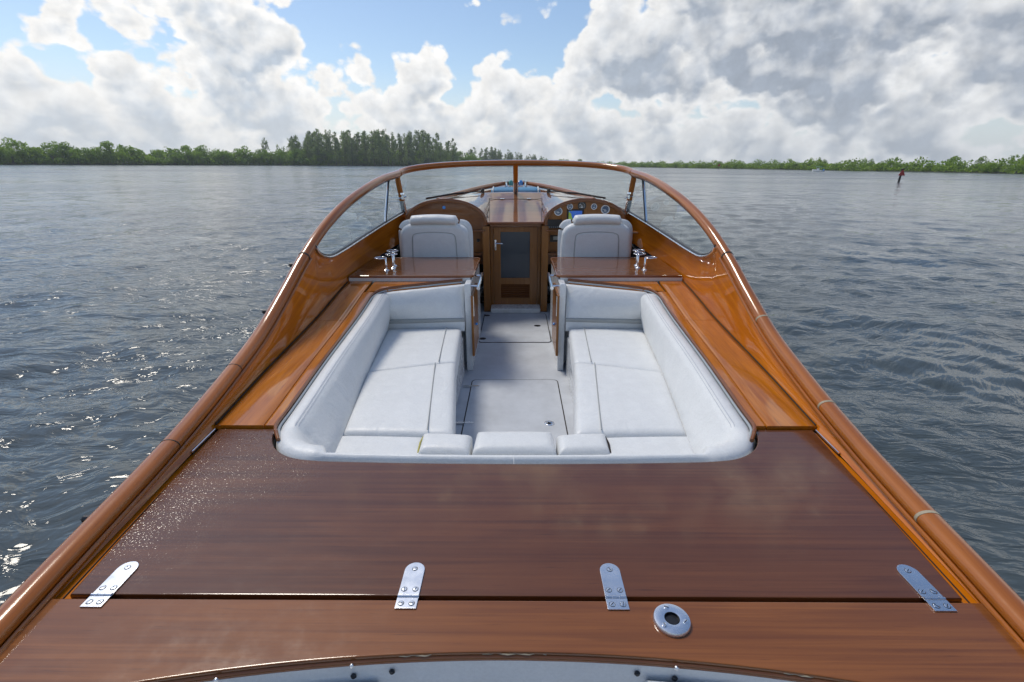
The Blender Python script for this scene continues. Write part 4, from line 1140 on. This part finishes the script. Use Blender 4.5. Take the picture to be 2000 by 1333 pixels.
# helm seats
def helm_seat(s, label):
    cx = s * .735; root = empty('helm_seat')
    def P(x, z): return (cx + x, z)
    w0, w1 = .325, .312; zb, zt = .08, .500; r = .125
    poly = [P(-w0, zb), P(w0, zb), P(w0 - .004, .30)] + [P(w1 - r + r * math.cos(R(a)), zt - r * .85 + r * .85 * math.sin(R(a))) for a in range(0, 91, 11)] + [P(-w1 + r + r * math.cos(R(a)), zt - r * .85 + r * .85 * math.sin(R(a))) for a in range(90, 181, 11)] + [P(-w0 + .004, .30)]
    b = MB(); b.prism(poly, 4.485, 4.60, axis='y', bev=.045, seg=5); back = b.build('backrest', M['vinyl'], root, angle=50)
    arch = [P(-.205, .10), P(-.200, .30), P(-.192, .385), P(-.170, .412), P(-.10, .424), P(0, .428), P(.10, .424), P(.170, .412), P(.192, .385), P(.200, .30), P(.205, .10)]
    MB().tube(smooth_path([(x, 4.4835, z) for x, z in arch], 4), .0032, 6).build('welt', M['piping'], back)
    inner = [(cx + (x - cx) * .97, z - (.006 if z > .2 else 0)) for x, z in arch]
    MB().prism(inner, 4.478, 4.49, axis='y', bev=.006, seg=3).build('back_panel', M['vinyl2'], back, angle=50)
    for e in (-1, 1):
        MB().tube(smooth_path([(cx + e * .300, 4.60, .12), (cx + e * .303, 4.60, .40), (cx + e * .28, 4.60, .475), (cx + e * .225, 4.60, .492)], 5), (.034, .04), 10).build('side_bolster', M['vinyl'], root)
    hb_ = MB(); rows = []
    for u in np.linspace(0, 1, 20):
        x = cx - .222 + .444 * u; e = min(u, 1 - u) * .444; k = min(1, math.sqrt(max(.02, 1 - ((.03 - e) / .03) ** 2))) if e < .03 else 1
        zc_ = .520 + .012 * math.sin(math.pi * u); 
        rows.append([(x, 4.53 + .066 * k * math.cos(a), zc_ + .048 * k * math.sin(a) * (1 if math.sin(a) > 0 else .85)) for a in np.linspace(0, 2 * math.pi, 15)[:-1]])
    hb_.grid(rows, closed=True, caps=True).build('headrest', M['vinyl'], root, angle=60)
    MB().box((cx, 4.86, .06), (.56, .52, .13), .045, seg=4).build('seat_base_cushion', M['vinyl'], root)
    MB().box((cx, 4.54, .09), (.66, .04, .05), .012).build('hinge_bar', M['vinyl2'], root)
    MB().lathe([(.16, 0), (.16, .012), (.05, .03), (.045, .46), (.12, .49), (.12, .505)], (cx, 4.84, FZ), 20).build('pedestal', M['chrome'], root)
    tag(root, label, 'seat', 'helm seats'); settle(root)


helm_seat(-1, 'cream upholstered helm seat in front of the blank arched dash panel')
helm_seat(1, 'cream upholstered helm seat in front of the gauge dash')

# chrome glass holders on the counters: a stem with a ring each
for s in (-1, 1):
    for k, (dx, dy, h) in enumerate(((-.015, .0, .115), (.0, .10, .125), (.02, -.085, .100))):
        x, y = s * (1.0 + dx), 3.93 + dy; mb = MB()
        mb.lathe([(.024, 0), (.024, .004), (.010, .012), (.007, .035), (.013, .048), (.008, .06), (.010, h - .004), (.006, h)], (x, y, .2115), 14)
        cxr = x + s * .040 * (1 if k == 2 else .2); 
        mb.tube([(cxr + .046 * math.cos(a), y + .046 * math.sin(a), .2115 + h) for a in np.linspace(0, 2 * math.pi, 29)], .0032, 8, caps=False)
        mb.tube([(x, y, .2115 + h - .004), (cxr + s * .050 * (-1 if k < 2 else 1), y, .2115 + h)], .004, 6)
        o = mb.build('glass_holder', M['chrome'], None, angle=50)
        tag(o, f'chrome ring glass holder, {("middle", "tallest", "shortest")[k]} of three, on the {"port" if s < 0 else "starboard"} countertop', 'holder', 'glass holders'); settle(o)

# blue pad on the foredeck
mb = MB(); rows = []
for u in np.linspace(0, 1, 24):
    x = -.335 + .67 * u; e = min(u, 1 - u) * .67; k = math.sqrt(max(.03, 1 - (max(0, .06 - e) / .06) ** 2))
    rows.append([(x, 6.95 + .15 * k * math.cos(a), .655 + .055 * k * math.sin(a)) for a in np.linspace(0, 2 * math.pi, 17)[:-1]])
mb.grid(rows, closed=True, caps=True)
o = mb.build('bow_bolster', M['bluepad'], None, angle=60)
for x in (-.30, -.02, .02, .30): MB().tube([(x, 6.95 + .152 * math.cos(a), .655 + .057 * math.sin(a)) for a in np.linspace(0, 2 * math.pi, 21)], .010, 6).build('strap', M['white'], o)
tag(o, 'blue canvas bolster with white straps lying on the foredeck', 'bolster'); settle(o)

# ------------------------------------------------------------------ things on the water
def marker(x, y, h, lean, label):
    root = empty('channel_marker', (x, y, 0)); root.rotation_euler = (R(2), R(lean), 0)
    MB().tube([(0, 0, -1.2), (0, 0, h * .5), (0, 0, h)], lambda u: (.13 - .02 * u,) * 2, 12).build('pile', M['post'], root)
    tri = [(-h * .30, h * .52), (h * .30, h * .52), (0, h * 1.02)]
    MB().prism(tri, -.17, -.14, axis='y', bev=.004).build('day_board', M['red'], root, smooth=False)
    MB().box((.06, 0, h + .05), (.34, .25, .16), .02).build('marker_cap', M['dark'], root)
    tag(root, label, 'channel marker', 'red channel markers')


marker(49.3, 67, 1.5, 1, 'leaning pile channel marker with red triangular board, the large near one')
marker(116, 300, 3.0, 0, 'tiny distant channel marker with red board off the low mangroves')


def skiff(x, y, rz, sc, label):
    root = empty('motor_skiff', (x, y, 0)); root.rotation_euler = (0, 0, rz); root.scale = (sc, sc, sc)
    rows = []
    for v in np.linspace(0, 1, 12):
        yb = -2.6 + 5.4 * v; w = .98 * (1 - max(0, (v - .45) / .55) ** 2.2) + .01; zt = .62 + .35 * v ** 2
        rows.append([(-w, yb, zt), (-w * .92, yb, .15), (-w * .55, yb, -.2), (0, yb, -.3), (w * .55, yb, -.2), (w * .92, yb, .15), (w, yb, zt)])
    MB().grid(rows, caps=True).build('hull', M['white'], root)
    MB().grid([[(r[0][0] * .95, r[0][1], r[0][2] - .06), (r[-1][0] * .95, r[0][1], r[0][2] - .06)] for r in rows]).build('deck', M['beige'], root)
    MB().box((0, -.1, .95), (.8, .7, .9), .08).build('console', M['white'], root)
    MB().box((0, .28, 1.5), (.7, .03, .4), .01).build('windshield', M['dark'], root)
    MB().box((0, -.2, 2.25), (1.7, 2.0, .10), .04).build('canvas_top', M['teal'], root)
    for a in (-.7, .7):
        for b in (-.9, .5): MB().tube([(a, b, .6), (a * .95, b, 2.22)], .03, 6).build('top_post', M['steel'], root)
    MB().box((0, -2.75, .75), (.4, .45, .75), .1).build('outboard_motor', M['navglass'], root)
    tag(root, label, 'boat')


skiff(113, 196, R(25), .82, 'small white motor skiff with teal canvas top off the low mangroves')
skiff(55, 470, R(80), 1.1, 'tiny far white motor skiff off the distant casuarina point')

# ------------------------------------------------------------------ thin sea haze in one closed box
hz = MB().box((0, 260, 14.2), (1300, 1000, 32.4)).build('haze', M['white'], None, smooth=False)
hm = bpy.data.materials.new('sea_haze'); hm.use_nodes = True; ht = NT(hm.node_tree); ht.n.clear()
ho = ht.new('ShaderNodeOutputMaterial'); hv = ht.new('ShaderNodeVolumePrincipled')
hv.inputs['Color'].default_value = (.80, .86, .92, 1); hv.inputs['Density'].default_value = .00030; hv.inputs['Anisotropy'].default_value = .2
ht.l.new(hv.outputs[0], ho.inputs['Volume'])
hz.data.materials.clear(); hz.data.materials.append(hm); tag(hz, 'thin pale sea haze over the whole bay', 'haze', None, 'stuff')
